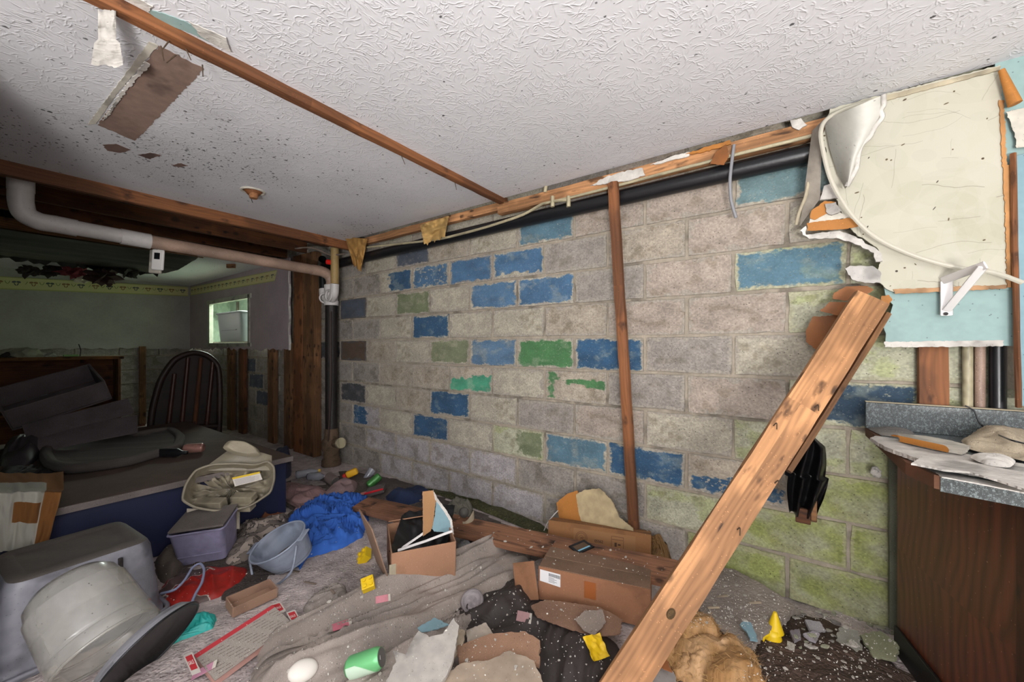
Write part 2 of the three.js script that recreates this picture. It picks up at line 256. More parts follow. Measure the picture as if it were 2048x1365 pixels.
function blockTex(base, paint, sd, o = {}) {
  const B = BASES[base], P = paint && PAINTS[paint];
  return tex(208, 104, (u, v) => {
    const n = fbm(u * 8 + sd, v * 4 + sd, 4, 0, sd), fine = fbm(u * 60, v * 30, 2, 0, sd + 1), big = fbm(u * 2.2 + sd * 3, v * 1.4, 3, 0, sd + 2);
    let k = 0.87 + 0.2 * (n - 0.5) + 0.24 * (fine - 0.5) + 0.16 * (big - 0.5);
    const hh = hash(Math.floor(u * 128), Math.floor(v * 64), sd); if (hh > 0.993) k *= 0.6; else if (hh < 0.006) k *= 1.15;
    let c = [B[0] * k, B[1] * k, B[2] * k];
    const stain = step(0.6, 0.74, fbm(u * 5 + 3, v * 3 + sd, 4, 0, sd + 5)); c = mix3(c, [c[0] * 0.72, c[1] * 0.7, c[2] * 0.64], stain * 0.4);
    const ed = Math.min(u * 2.1, (1 - u) * 2.1, v, 1 - v);
    if (base === 'algae') c = mix3(c, [c[0] * 0.9, c[1] * 0.95, c[2] * 0.62], step(0.25, 0.7, fbm(u * 4 + sd, v * 2.5, 5, 0, sd + 21)) * 0.8);
    else if (base === 'mint') c = mix3(c, [c[0] * 0.92, c[1] * 0.96, c[2] * 0.76], step(0.48, 0.66, fbm(u * 4 + sd, v * 2.5, 5, 0, sd + 21)) * 0.6);
    const smear = base === 'dark' ? 0 : 1 - step(0.02, 0.06, ed + (fbm(u * 12, v * 7, 4, 0, sd + 31) - 0.6) * 0.3); c = mix3(c, (base === 'algae' ? [160, 160, 122] : base === 'mint' ? [170, 168, 142] : MORTAR).map((q) => q * (0.93 + 0.25 * (fine - 0.5))), smear * 0.9);
    if (P) {
      const side = o.side ?? 1; let m = ed - 0.06 + (fbm(u * 9, v * 5, 4, 0, sd + 7) - 0.5) * (o.rag ?? 0.2) + (fbm(u * 50, v * 25, 2, 0, sd + 17) - 0.5) * 0.07;
      let a = step(-0.01, 0.05, m);
      if (o.part) a *= step(-0.03, 0.03, o.part(u, v) + (fbm(u * 10, v * 6, 3, 0, sd + 11) - 0.5) * 0.35);
      const chip = step(o.chip ?? 0.7, (o.chip ?? 0.7) + 0.03, fbm(u * 26, v * 13, 4, 0, sd + 8) * 0.75 + 0.3 * (1 - step(0, 0.18, ed)) * 0.4);
      a *= 1 - chip * 0.85; if (hh > 0.985) a *= 0.3; const scr = Math.abs(fbm(u * 7 + v * 9, v * 7 - u * 6, 3, 0, sd + 19) - 0.5); if (scr < 0.006 && fine > 0.48) a *= 0.45; a *= 1 - 0.35 * step(0.55, 0.75, fbm(u * 6, v * 4, 4, 0, sd + 23)); a *= (o.op ?? 1) * (0.86 + 0.28 * (fbm(u * 3, v * 16, 3, 0, sd + 13) - 0.5)) > 0.5 ? 1 : 0.85; a *= o.op ?? 0.97;
      const kp = 0.95 + 0.3 * (fbm(u * 4, v * 3, 3, 0, sd + 9) - 0.5) + 0.12 * (fine - 0.5);
      c = mix3(c, [P[0] * kp, P[1] * kp, P[2] * kp], a * side);
    }
    return c;
  }, 1, 1);
}
const blockMats = {};
function bmat(key, make) { if (!blockMats[key]) { const t = make(); t.wrapS = t.wrapT = THREE.ClampToEdgeWrapping; blockMats[key] = mat(0xffffff, { map: t, bumpMap: blockBump, bumpScale: 0.004, roughness: 0.92 }); } return blockMats[key]; }
const blockBump = tex(256, 128, (u, v) => 255 * (0.5 * fbm(u * 12, v * 6, 4, 0, 91) + 0.5 * fbm(u * 70, v * 35, 2, 0, 92)), 1, 1, false);
const blockGeos = [...Array(7)].map((_, q) => {
  const w = bw / 2 - 0.006, h = bh / 2 - 0.006, ring = [], K = 6;
  for (let i = 0; i < K; i++) ring.push([lerp(-w, w, i / K), -h]); for (let i = 0; i < 3; i++) ring.push([w, lerp(-h, h, i / 3)]);
  for (let i = 0; i < K; i++) ring.push([lerp(w, -w, i / K), h]); for (let i = 0; i < 3; i++) ring.push([-w, lerp(h, -h, i / 3)]);
  const pos = [], uv = [], n = ring.length, fr = ring.map(([x, y]) => [x * (1 - 0.012) + rr(-0.004, 0.004), y * (1 - 0.03) + rr(-0.0035, 0.0035)]);
  const put = (x, y, z) => { pos.push(x, y, z); uv.push(clamp(x / (2 * w) + 0.5, 0.002, 0.998), clamp(y / (2 * h) + 0.5, 0.002, 0.998)); };
  for (let i = 0; i < n; i++) { const a = fr[i], b = fr[(i + 1) % n], c = ring[i], d = ring[(i + 1) % n]; put(0, 0, 0.0048); put(a[0], a[1], 0.0035); put(b[0], b[1], 0.0035); put(a[0], a[1], 0.0035); put(c[0], c[1], -0.012); put(d[0], d[1], -0.012); put(a[0], a[1], 0.009); put(d[0], d[1], -0.012); put(b[0], b[1], 0.0035); }
  const g = new THREE.BufferGeometry(); g.setAttribute('position', new THREE.Float32BufferAttribute(pos, 3)); g.setAttribute('uv', new THREE.Float32BufferAttribute(uv, 2)); g.computeVertexNormals(); return g;
});
const wallBack = structGroup('wall_back', 'basement wall of concrete blocks, some painted blue or green', 'wall');
{
  // the mortar bed behind and between the blocks, greenish with algae low at the cabinet end
  let g = wallGeo(-9.0, RIGHTX + 0.1, -0.05, 2.45, 0.2, [[-8.7, -5.3, 1.228, 1.98]], 'z', -0.2025);
  part('mortar_bed', g, mat(0xb9b0a1, { map: grimeT, bumpMap: roughB, bumpScale: 0.005, roughness: 0.95 }), wallBack);
  const special = new Map();
  const cell = (px, py) => { const p = W(px, py, 0), k = Math.floor((p.y - rowY) / bh), off = ((k % 2) + 2) % 2 ? bw / 2 : 0; return [k, Math.floor((p.x - colX - off) / bw)].join(); };
  const set = (px, py, key, make) => special.set(cell(px, py), [key, make]);
  const sp = [
    [1085, 452, 'cream', 'sea', { chip: 0.6 }], [936, 538, 'grey', 'blue', { chip: 0.58 }], [1035, 527, 'cream', 'blue', { part: (u, v) => v - 0.2 + Math.abs(u - 0.45) * 0.3 }], [782, 565, 'cream', 'deep', { part: (u) => u - 0.3 }], [850, 550, 'cream', 'blue', { chip: 0.48, rag: 0.3 }],
    [984, 590, 'cream', 'blue', { chip: 0.6, op: 0.92 }], [1088, 580, 'cream', 'blue', { rag: 0.2 }], [861, 652, 'cream', 'deep', {}], [820, 512, 'grey', 'slate', { chip: 0.55 }], [823, 605, 'cream', 'olive', {}], [900, 703, 'cream', 'olive', { op: 0.85 }],
    [990, 706, 'cream', 'blue', { op: 0.85 }], [1095, 706, 'cream', 'green', { chip: 0.8 }], [1220, 708, 'cream', 'deep', { chip: 0.8 }], [940, 762, 'tan', 'emerald', { part: (u, v) => 0.45 - v + u * 0.2 }], [1145, 768, 'tan', 'green', { part: (u, v) => Math.max(0.1 - Math.abs(u - 0.12) * 1.2, 0.08 - Math.abs(v - 0.72 + u * 0.15)) - 0.02, rag: 0.03 }], [892, 811, 'cream', 'deep', { chip: 0.72 }],
    [743, 835, 'lav', 'deep', { part: (u, v) => 0.3 - Math.abs(u - 0.2), chip: 0.55 }], [860, 858, 'grey', 'deep', { chip: 0.55 }], [1038, 885, 'mint', 'olive', { part: (u) => u - 0.55 }], [1137, 897, 'cream', 'sea', { chip: 0.8 }], [1235, 910, 'cream', 'deep', { chip: 0.68 }], [1310, 930, 'cream', 'deep', { rag: 0.2 }], [1395, 960, 'tan', 'deep', { chip: 0.5, part: (u, v) => 0.45 - v }],
    [1575, 540, 'mint', 'sea', { chip: 0.66 }], [1545, 358, 'cream', 'teal', { chip: 0.68 }], [1600, 790, 'mint', 'navy', { chip: 0.75 }], [1720, 800, 'mint', 'navy', { chip: 0.6, op: 0.9 }],
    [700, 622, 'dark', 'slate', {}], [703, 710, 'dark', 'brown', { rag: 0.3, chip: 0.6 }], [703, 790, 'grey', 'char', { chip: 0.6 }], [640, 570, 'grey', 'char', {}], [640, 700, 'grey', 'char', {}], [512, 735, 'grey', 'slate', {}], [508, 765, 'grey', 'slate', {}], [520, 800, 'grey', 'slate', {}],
  ];
  sp.forEach(([x, y, b, p, o], i) => set(x, y, 'paint' + i, () => blockTex(b, p, 300 + i * 7, o)));
  for (const [x, y] of [[1380, 715], [1440, 720], [1330, 810]]) set(x, y, 'greyA', () => blockTex('grey', null, 40));
  for (let k = -5; k <= 5; k++) {
    const off = ((k % 2) + 2) % 2 ? bw / 2 : 0;
    for (let j = -16; j < 6; j++) {
      const x = colX + off + (j + 0.5) * bw, y = rowY + (k + 0.5) * bh;
      if (x < FARX + 0.2 || x > 1.25) continue;
      if (x < -4.8 && y > 1.25) continue;                       // behind the plaster of the far room: not seen
      if (x > 0.65 && y > 1.0) continue;                         // behind the white board
      if (x > 0.75) continue;
      let key, make; const s = special.get([k, j].join());
      const v = Math.floor(hash(k + 40, j + 40, 3) * 3);
      let base = 'cream';
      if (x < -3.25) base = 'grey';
      else if (x > -0.75 && y > 0.8 && x < -0.1) base = v ? 'pink' : 'tan';
      else if (x > -1.4 && y > 0.4 && x <= -0.75) base = v > 1 ? 'grey' : v ? 'pink' : 'tan';
      else if (x > -0.3 && y < 0.55) base = 'algae';
      else if (x >= -0.1) base = v ? 'mint' : 'cream';
      else if (y < 0.45) base = x < -1.4 ? 'lav' : x < -0.6 ? 'grey' : 'mint';
      else base = v > 1 ? 'tan' : 'cream';
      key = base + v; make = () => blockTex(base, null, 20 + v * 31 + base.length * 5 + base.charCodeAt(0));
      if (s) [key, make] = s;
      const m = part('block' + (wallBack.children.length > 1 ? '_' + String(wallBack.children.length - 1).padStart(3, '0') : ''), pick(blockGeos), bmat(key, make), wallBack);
      m.position.set(x + rr(-0.002, 0.002), y + rr(-0.0015, 0.0015), rr(-0.003, 0.001)); if (!s && rnd() > 0.5) m.rotation.z = Math.PI;
    }
  }
}
// ---------------------------------------------------------------- rest of the shell
const floorT = tex(1024, 1024, (u, v) => {
  const a = fbm(u * 6, v * 6, 5, 6, 101), b = fbm(u * 40, v * 40, 3, 40, 102), st = step(0.52, 0.7, fbm(u * 5, v * 5, 5, 5, 103));
  let k = 0.84 + 0.4 * (a - 0.5) + 0.3 * (b - 0.5) - 0.16 * st; const h = hash(Math.floor(u * 512), Math.floor(v * 512), 104); if (h > 0.994) k += 0.4; else if (h < 0.01) k -= 0.3;
  return [206 * k, 193 * k, 189 * k];
}, 1.6, 1.6);
{
  const g = new THREE.PlaneGeometry(RIGHTX - FARX + 0.2, REARZ + 0.2, 260, 120); g.rotateX(-Math.PI / 2); g.translate((RIGHTX + FARX) / 2, 0, REARZ / 2);
  const p = g.attributes.position, uv = g.attributes.uv; for (let i = 0; i < p.count; i++) { const x = p.getX(i), z = p.getZ(i); p.setY(i, -0.012 + 0.024 * fbm(x * 5 + 40, z * 5 + 40, 4, 0, 111)); uv.setXY(i, x, z); }
  g.computeVertexNormals();
  struct('floor', g, mat(0xffffff, { map: floorT, bumpMap: roughB, bumpScale: 0.012, roughness: 0.95 }), 'dirty grey basement floor caked in dust and plaster crumbs', 'floor');
}
struct('floor_base', moved(uvBox(new THREE.BoxGeometry(RIGHTX - FARX + 0.6, 0.1, REARZ + 0.6)), (RIGHTX + FARX) / 2, -0.08, REARZ / 2), mat(0x77706c), 'concrete slab under the dirty floor', 'floor');
const wl = structGroup('wall_left', 'far end wall of the dark room, plaster above bare blocks', 'wall');
part('wall_body', moved(uvBox(new THREE.BoxGeometry(0.2, 2.6, REARZ + 0.3), 2), FARX - 0.12, 1.2, REARZ / 2 + 0.14), mat(0xb9b0a1, { map: grimeT, bumpMap: roughB, bumpScale: 0.006 }), wl);
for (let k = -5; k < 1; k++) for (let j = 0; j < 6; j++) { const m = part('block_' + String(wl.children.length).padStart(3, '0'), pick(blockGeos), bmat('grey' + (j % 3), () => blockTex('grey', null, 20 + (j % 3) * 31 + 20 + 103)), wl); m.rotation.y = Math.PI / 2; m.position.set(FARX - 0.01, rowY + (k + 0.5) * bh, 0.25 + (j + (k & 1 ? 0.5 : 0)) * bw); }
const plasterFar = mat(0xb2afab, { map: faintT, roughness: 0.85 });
{ // ragged plaster above the blocks of the far wall
  const pts = [[0.05, 2.16], [4.6, 2.16]]; for (let z = 4.6; z > 0.05; z -= 0.07) pts.push([z, 1.13 + rr(-0.015, 0.015)]);
  const g = new THREE.ExtrudeGeometry(new THREE.Shape(pts.map(([a, b]) => new THREE.Vector2(a, b))), { depth: 0.012, bevelEnabled: false }); g.rotateY(-Math.PI / 2).translate(FARX + 0.02, 0, 0);
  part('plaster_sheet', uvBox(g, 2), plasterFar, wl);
}
struct('wall_light_block', moved(uvBox(new THREE.BoxGeometry(0.1, 2.4, 2.3), 2), -2.0, 1.2, 3.5), mat(0xb0aaa4, { map: grimeT }), 'added plastered partition out of view that keeps light from the far room', 'wall');  // partition added out of view to keep direct light off the far room
const shellMat = mat(0xb9b4ae, { map: grimeT });
const wf = struct('wall_front', wallGeo(FARX - 0.2, RIGHTX + 0.2, -0.05, 2.45, 0.15, [[-0.5, 2.0, 0.82, 1.98], [-7.35, -6.45, 1.4, 1.9]], 'z', REARZ), shellMat, 'plastered wall with the large window openings', 'wall');
const wr = struct('wall_right', wallGeo(-0.1, REARZ + 0.2, -0.05, 2.45, 0.15, [[2.05, 3.75, 0.82, 1.98]], 'x', RIGHTX + 0.15), shellMat, 'plastered side wall with a window opening beside the counter', 'wall');
struct('roof_deck', moved(uvBox(new THREE.BoxGeometry(RIGHTX - FARX + 0.7, 0.08, REARZ + 0.8), 2), (RIGHTX + FARX) / 2, 2.48, REARZ / 2), M.firDark, 'dark board subfloor above the ceiling joists', 'subfloor');
const cl = structGroup('ceiling', 'white trowel-textured drywall ceiling spotted with mould', 'ceiling');
part('drywall_panel', uvBox(moved(new THREE.BoxGeometry(RIGHTX + 1.572 + 0.1, 0.013, REARZ - 0.1 + 0.1), (RIGHTX + 0.1 - 1.572) / 2, CEIL + 0.0065, REARZ / 2 + 0.1), 0), M.ceil, cl);
part('drywall_panel_001', uvBox(moved(new THREE.BoxGeometry(3.44 - 1.605, 0.013, REARZ - 0.1 + 0.1), -(3.44 + 1.605) / 2, CEIL + 0.0065, REARZ / 2 + 0.1), 0), M.ceilMold, cl);
{
  part('drywall_panel_002', uvBox(moved(new THREE.BoxGeometry(3.2, 0.013, 0.66), FARX + 1.6, 2.14, 0.42), 0), M.ceil, cl);
  part('drywall_panel_003', uvBox(moved(new THREE.BoxGeometry(1.15, 0.013, 3.9), FARX + 0.57, 2.14, 2.7), 0), M.ceil, cl);
}
// window openings behind the camera
function windowUnit(n, axis, at, u0, u1, v0, v1, label, glass, bars = 2) {
  const g = structGroup('window_' + n, label, 'window'), fm = M.whiteMetal, put = (a, b, c, d, name) => { const w = b - a, h = d - c, geo = axis === 'z' ? moved(rbox(w, h, 0.06), (a + b) / 2, (c + d) / 2, at) : moved(rbox(0.06, h, w), at, (c + d) / 2, (a + b) / 2); return part(name, geo, fm, g); };
  put(u0, u1, v0, v0 + 0.05, 'frame'); put(u0, u1, v1 - 0.05, v1, 'frame'); put(u0, u0 + 0.05, v0 + 0.05, v1 - 0.05, 'frame'); put(u1 - 0.05, u1, v0 + 0.05, v1 - 0.05, 'frame');
  for (let i = 1; i < bars; i++) { const u = lerp(u0, u1, i / bars); put(u - 0.02, u + 0.02, v0 + 0.05, v1 - 0.05, 'mullion'); }
  if (glass) { const pane = axis === 'z' ? moved(new THREE.BoxGeometry(u1 - u0 - 0.1, v1 - v0 - 0.1, 0.004), (u0 + u1) / 2, (v0 + v1) / 2, at) : moved(new THREE.BoxGeometry(0.004, v1 - v0 - 0.1, u1 - u0 - 0.1), at, (v0 + v1) / 2, (u0 + u1) / 2); part('pane', pane, new THREE.MeshPhysicalMaterial({ color: 0xffffff, transmission: 1, roughness: 0.02, thickness: 0 }), g); }
  return g;
}
windowUnit(2, 'z', REARZ + 0.08, -0.5, 2.0, 0.82, 1.98, 'wide daylight window in the wall facing the blocks', true, 3);
windowUnit(3, 'x', RIGHTX + 0.08, 2.05, 3.75, 0.82, 1.98, 'daylight window in the side wall', true, 2);
windowUnit(4, 'z', REARZ + 0.08, -7.35, -6.45, 1.4, 1.9, 'small leafy window of the dark far room', true, 1);
// ---------------------------------------------------------------- plaster of the window side, border paper, studs
{
  const g0 = structGroup('wall_plaster', 'mauve plaster board hung on studs around the small window', 'wall');
  const pts = [[FARX, 2.16], [FARX, 1.12]]; for (let x = FARX + 0.05; x < -4.6; x += 0.06) pts.push([x, 1.125 + rr(-0.02, 0.02)]); pts.push([-4.58, 1.13]); for (let y = 1.2; y < 2.1; y += 0.1) pts.push([-4.575 + rr(-0.012, 0.012), y]); pts.push([-4.57, 2.16]);
  const sh = new THREE.Shape(pts.map(([a, b]) => new THREE.Vector2(a, b))); const [a, b, c, d] = WIN; sh.holes.push(new THREE.Path([[a, c], [b, c], [b, d], [a, d]].map(([x, y]) => new THREE.Vector2(x, y))));
  const g = new THREE.ExtrudeGeometry(sh, { depth: 0.013, bevelEnabled: false }); g.translate(0, 0, 0.077);
  part('plaster_board', uvBox(g), mat(0xb3a5ac, { map: faintT }), g0);
  part('board_edge', sheetGeo((u, v) => V(-4.57 + 0.008 * Math.sin(v * 21) , lerp(1.12, 2.12, v), lerp(0.075, 0.1, u)), 2, 24), M.gyp, g0);
}
const borderT = cnv(512, 160, (c, w, h) => {
  c.fillStyle = '#c9c48e'; c.fillRect(0, 0, w, h); c.fillStyle = '#a9aa74'; c.fillRect(0, 0, w, 12); c.fillRect(0, h - 14, w, 14);
  const bow = (x, col) => { c.fillStyle = col; for (const s of [-1, 1]) { c.beginPath(); c.ellipse(x + s * 17, 62, 17, 12, s * 0.25, 0, 7); c.fill(); c.beginPath(); c.ellipse(x + s * 10, 92, 5, 18, s * 0.4, 0, 7); c.fill(); } };
  bow(64, '#5b5f63'); bow(192, '#8a6a4a'); bow(320, '#4f5a55'); bow(448, '#8d6f50');
  for (let i = 0; i < 4; i++) { c.strokeStyle = '#6f8450'; c.lineWidth = 6; c.beginPath(); c.moveTo(110 + i * 128, 52); c.quadraticCurveTo(128 + i * 128, 118, 146 + i * 128, 52); c.stroke(); }
}, 1, 1);
const borderM = mat(0xffffff, { map: borderT, roughness: 0.9 });
{
  const x = FARX + 0.036, l1 = 2.2;
  single('wallpaper_border', quadGeo([V(x, 1.963, 0.12), V(x, 1.84, 2.3), V(x, 2.0, 2.3), V(x, 2.115, 0.12)], [[0, 0], [l1 / 0.55, 0], [l1 / 0.55, 1], [0, 1]]), borderM, 'yellow green wallpaper border of bows on the far end wall', 'wallpaper', 'wallpaper borders');
  const z = 0.093; single('wallpaper_border', quadGeo([V(FARX + 0.05, 1.976, z), V(-4.92, 1.928, z), V(-4.86, 2.056, z), V(FARX + 0.05, 2.112, z)], [[0, 0], [5.3, 0], [5.3, 1], [0, 1]]), borderM, 'yellowed wallpaper border of bows above the small window', 'wallpaper', 'wallpaper borders');
}
for (const [px0, px1, label] of [[447, 469, 'bare stud under the small window, beside the dark arched headboard'], [472, 490, 'dark stained stud under the small window, second from the headboard'], [530, 551, 'orange stud under the mauve plaster, right of the small window'], [564, 583, 'stud at the torn plaster edge beside the doubled posts']]) {
  const a = W(px0, 700, 0.072), b = W(px1, 700, 0.072), w = b.x - a.x;
  const m = single('wall_stud', timberGeo(1.2, 0.055, Math.min(w, 0.16)), px0 === 472 ? M.firDark : M.firOld, label, 'stud', 'studs under the far plaster'); lay(m, V((a.x + b.x) / 2, 0, 0.043), V((a.x + b.x) / 2, 1.2, 0.043), V(0, 0, 1));
}
for (const [px0, px1, mm, label] of [[586, 604, M.fir, 'post with the plaster edge nailed to it, beside the black drain stack'], [605, 628, M.firOld, 'outer post of the doubled pair next to the black drain stack']]) {
  const a = W(px0, 700, 0.09), b = W(px1, 700, 0.09); timber('wall_post', V((a.x + b.x) / 2, 0, 0.05), V((a.x + b.x) / 2, 2.16, 0.05), 0.085, b.x - a.x - 0.004, mm, label, 'post', 'doubled posts', V(0, 0, 1));
}
{ const A = XP(285, 705, FARX + 0.05), m = timber('wall_stud', V(FARX + 0.045, 0, A.z), V(FARX + 0.045, 1.16, A.z), 0.05, 0.075, M.firOld, 'lone stud standing against the dark end wall', 'stud', null, V(1, 0, 0)); }
// the small window: frame, light well behind it, the bin standing in the well
{
  const g = structGroup('window_1', 'small open basement window with pale frame', 'window'), [a, b, c, d] = WIN, fm = mat(0xc9cbbf, { map: grimeT, roughness: 0.6 });
  part('frame', rbox(b - a + 0.1, 0.06, 0.05).translate((a + b) / 2, d - 0.02, 0.08), fm, g); part('frame', rbox(b - a + 0.1, 0.05, 0.05).translate((a + b) / 2, c + 0.015, 0.08), fm, g);
  part('frame', rbox(0.07, d - c, 0.05, 0.004, 1).translate(a + 0.02, (c + d) / 2, 0.08), fm, g); part('frame', rbox(0.05, d - c, 0.05, 0.004, 1).translate(b - 0.01, (c + d) / 2, 0.08), fm, g);
  const well = structGroup('wall_well', 'pale green light well behind the small window', 'wall'), wm = mat(0xd5e8d6, { map: grimeT });
  part('well_back', moved(new THREE.BoxGeometry(5.4, 2.2, 0.05), -7.7, 1.4, -1.35), wm, well); part('well_side', moved(new THREE.BoxGeometry(0.05, 2.2, 1.2), -10.4, 1.4, -0.8), wm, well); part('well_side', moved(new THREE.BoxGeometry(0.05, 2.2, 1.2), -5.2, 1.4, -0.8), wm, well); part('well_floor', moved(new THREE.BoxGeometry(5.4, 0.05, 1.3), -7.75, 0.95, -0.8), wm, well); part('well_roof', moved(new THREE.BoxGeometry(5.4, 0.05, 1.3), -7.75, 2.3, -0.8), wm, well);
  const fp = W(475, 606, -1.3), fq = W(500, 626, -1.3); part('well_window_frame', rbox(fq.x - fp.x + 0.5, 0.03, 0.04).translate(fp.x + 0.25, fq.y - 0.02, -1.3), M.greyWood, well); part('well_window_frame', rbox(0.04, fp.y - fq.y + 0.05, 0.04).translate(fp.x, (fp.y + fq.y) / 2, -1.3), M.greyWood, well);
  const p0 = W(432, 629, -0.28), bin = thing('storage_tub', 'dark grey plastic tub standing behind the small window', 'tub');
  const prof = (k) => { const s = new THREE.Shape(), w = (k ? 0.5 : 0.43), d = k ? 0.22 : 0.17, r = 0.06; s.moveTo(-w + r, -d); s.lineTo(w - r, -d); s.quadraticCurveTo(w, -d, w, -d + r); s.lineTo(w, d - r); s.quadraticCurveTo(w, d, w - r, d); s.lineTo(-w + r, d); s.quadraticCurveTo(-w, d, -w, d - r); s.lineTo(-w, -d + r); s.quadraticCurveTo(-w, -d, -w + r, -d); return s.getSpacedPoints(48); };
  const top = prof(1), bot = prof(0), hh = p0.y - 0.98, tm = mat(0x3f4045, { roughness: 0.45 });
  part('tub_body', sheetGeo((u, v) => { const i = Math.round(u * 48) % 48; return V(lerp(bot[i].x, top[i].x, v), v * hh, lerp(bot[i].y, top[i].y, v)); }, 48, 6), tm, bin);
  part('rim', ringTube(top.slice(0, 48).map((q) => V(q.x * 1.015, hh, q.y * 1.03)), 0.014), tm, bin); part('tub_floor', moved(new THREE.BoxGeometry(0.84, 0.01, 0.32), 0, 0.005, 0), tm, bin);
  part('rib', rbox(0.6, 0.012, 0.012).translate(0, hh * 0.62, 0.205), tm, bin);
  bin.position.set(p0.x + 0.5, 0.978, -0.5); bin.scale.x = 1.0;
}
// ---------------------------------------------------------------- ceiling timbers, torn ceiling, pipes
timber('ceiling_batten', V(-1.588, 2.158, 0.06), V(-1.588, 2.158, 4.5), 0.052, 0.046, M.fir, 'long orange batten dividing the white ceiling, rusty nails hanging', 'batten');
timber('ceiling_beam', V(-3.46, 2.135, 0.05), V(-3.46, 2.135, 4.5), 0.09, 0.045, M.fir, 'orange joist along the edge of the open ceiling above the drain pipe', 'joist', 'ceiling joists');
[[-3.92, 'first'], [-4.38, 'second'], [-4.84, 'third']].forEach(([x, o]) => timber('ceiling_beam', V(x, 2.3, -0.0), V(x, 2.3, 4.5), 0.2, 0.045, M.firDark, 'dark joist in the open ceiling, ' + o + ' behind the drain pipe', 'joist', 'ceiling joists'));
timber('ceiling_beam', V(-5.2, 2.17, 0.7), V(-5.2, 2.17, 4.5), 0.09, 0.045, M.firOld, 'joist holding up the sagging black plastic sheet', 'joist', 'ceiling joists');
timber('joist_blocking', V(-3.5, 2.27, 1.62), V(-3.9, 2.27, 1.62), 0.13, 0.04, M.fir, 'short wood block nailed between joists above the pipe', 'block');
// black plastic sheet with a tattered far edge and shreds of red insulation
single('plastic_sheet', sheetGeo((u, v) => V(lerp(-5.2, -6.75, u), 2.13 - 0.05 * Math.sin(u * 3.1) - 0.02 * fbm(u * 14, v * 4, 3) - (u > 0.95 ? 0.05 * hash(Math.round(v * 70), 1) : 0), lerp(0.74, 3.6, v)), 40, 70), M.blackPlastic, 'sagging black plastic sheet stapled under the far ceiling', 'plastic sheet');
[[150, 548, 0.06, 0x7a3038, 'shred of red insulation hanging from the torn black sheet'], [205, 556, 0.07, 0x3a2523, 'dark clump hanging from the torn black sheet'], [165, 565, 0.03, 0xcfc7b0, 'small pale tuft dangling below the red shred'], [60, 546, 0.04, 0x2e2422, 'dark scrap hanging at the tattered plastic edge'], [105, 545, 0.05, 0x2b201e, 'ragged brown scrap beside the red insulation shred'], [255, 548, 0.04, 0x26201c, 'small dark rag at the corner of the black sheet']].forEach(([x, y, r, col, label]) => {
  const P = L(x, y, 4.7), g = new THREE.IcosahedronGeometry(r * 1.6, 3), p = g.attributes.position;
  for (let i = 0; i < p.count; i++) { const q = V().fromBufferAttribute(p, i), k = 0.12 + 1.75 * Math.pow(fbm(q.x * 60 + x, q.y * 30 + q.z * 60, 4, 0, x), 1.6); p.setXYZ(i, q.x * k * 1.3, q.y * k * 1.1 + 0.02, q.z * k * 1.5); } g.computeVertexNormals();
  single('insulation_shred', g, mat(col), label, 'shred', 'shreds at the torn sheet').position.copy(P);
});
// torn patch of ceiling, scars, ring
const Cy = (y) => (a, b) => F(a, b, y);
{
  const g = thing('torn_ceiling_patch', 'brown patch of bare board where ceiling paper is torn off, white edges', 'torn patch');
  part('bare_board', plateGeo([[318, 92], [408, 138], [370, 178], [300, 252], [270, 282], [195, 250], [215, 225], [250, 185], [285, 135]], Cy(CEIL - 0.0015), 0.002, 0.006), mat(0xa48a7e, { map: grimeT }), g);
  part('paper_edge', plateGeo([[298, 84], [316, 92], [232, 190], [192, 248], [175, 250], [205, 210]], Cy(CEIL - 0.003), 0.003, 0.003), M.white, g);
  part('paper_edge', plateGeo([[290, 124], [300, 130], [255, 180], [215, 235], [205, 242], [235, 195]], Cy(CEIL - 0.006), 0.004, 0.006), M.gyp, g);
}
[[[205, 290], [232, 288], [262, 300], [240, 306], [215, 302]], [[275, 310], [300, 306], [322, 311], [300, 319]], [[342, 330], [362, 327], [376, 332], [358, 335]]].forEach((p, i) => single('ceiling_scar', plateGeo(p, Cy(CEIL - 0.001), 0.0015, 0.008), mat(0x8b7068, { map: grimeT }), ['largest brown scar in the mouldy ceiling below the torn patch', 'middle brown scar in the row on the mouldy ceiling', 'smallest brown scar in the row, towards the lamp hole'][i], 'scar', 'row of scars in the ceiling'));
{
  const P = F(506, 382, CEIL), g = thing('lamp_box', 'rusty round ceiling electrical box with a wire hanging out', 'electrical box');
  part('ring', new THREE.TorusGeometry(0.062, 0.009, 8, 28).rotateX(Math.PI / 2), M.white, g); part('box', new THREE.CylinderGeometry(0.056, 0.03, 0.03, 24).translate(0, -0.012, 0), mat(0x8f5a32, { map: grimeT, roughness: 0.7 }), g);
  part('socket', new THREE.CylinderGeometry(0.028, 0.022, 0.03, 16).translate(0.008, -0.036, 0), mat(0xb07a50, { map: grimeT }), g); part('wire', tube([V(-0.01, -0.03, 0), V(-0.014, -0.05, 0.004), V(-0.006, -0.075, 0)], 0.002, 0, 5), M.iron, g); g.position.copy(P);
}
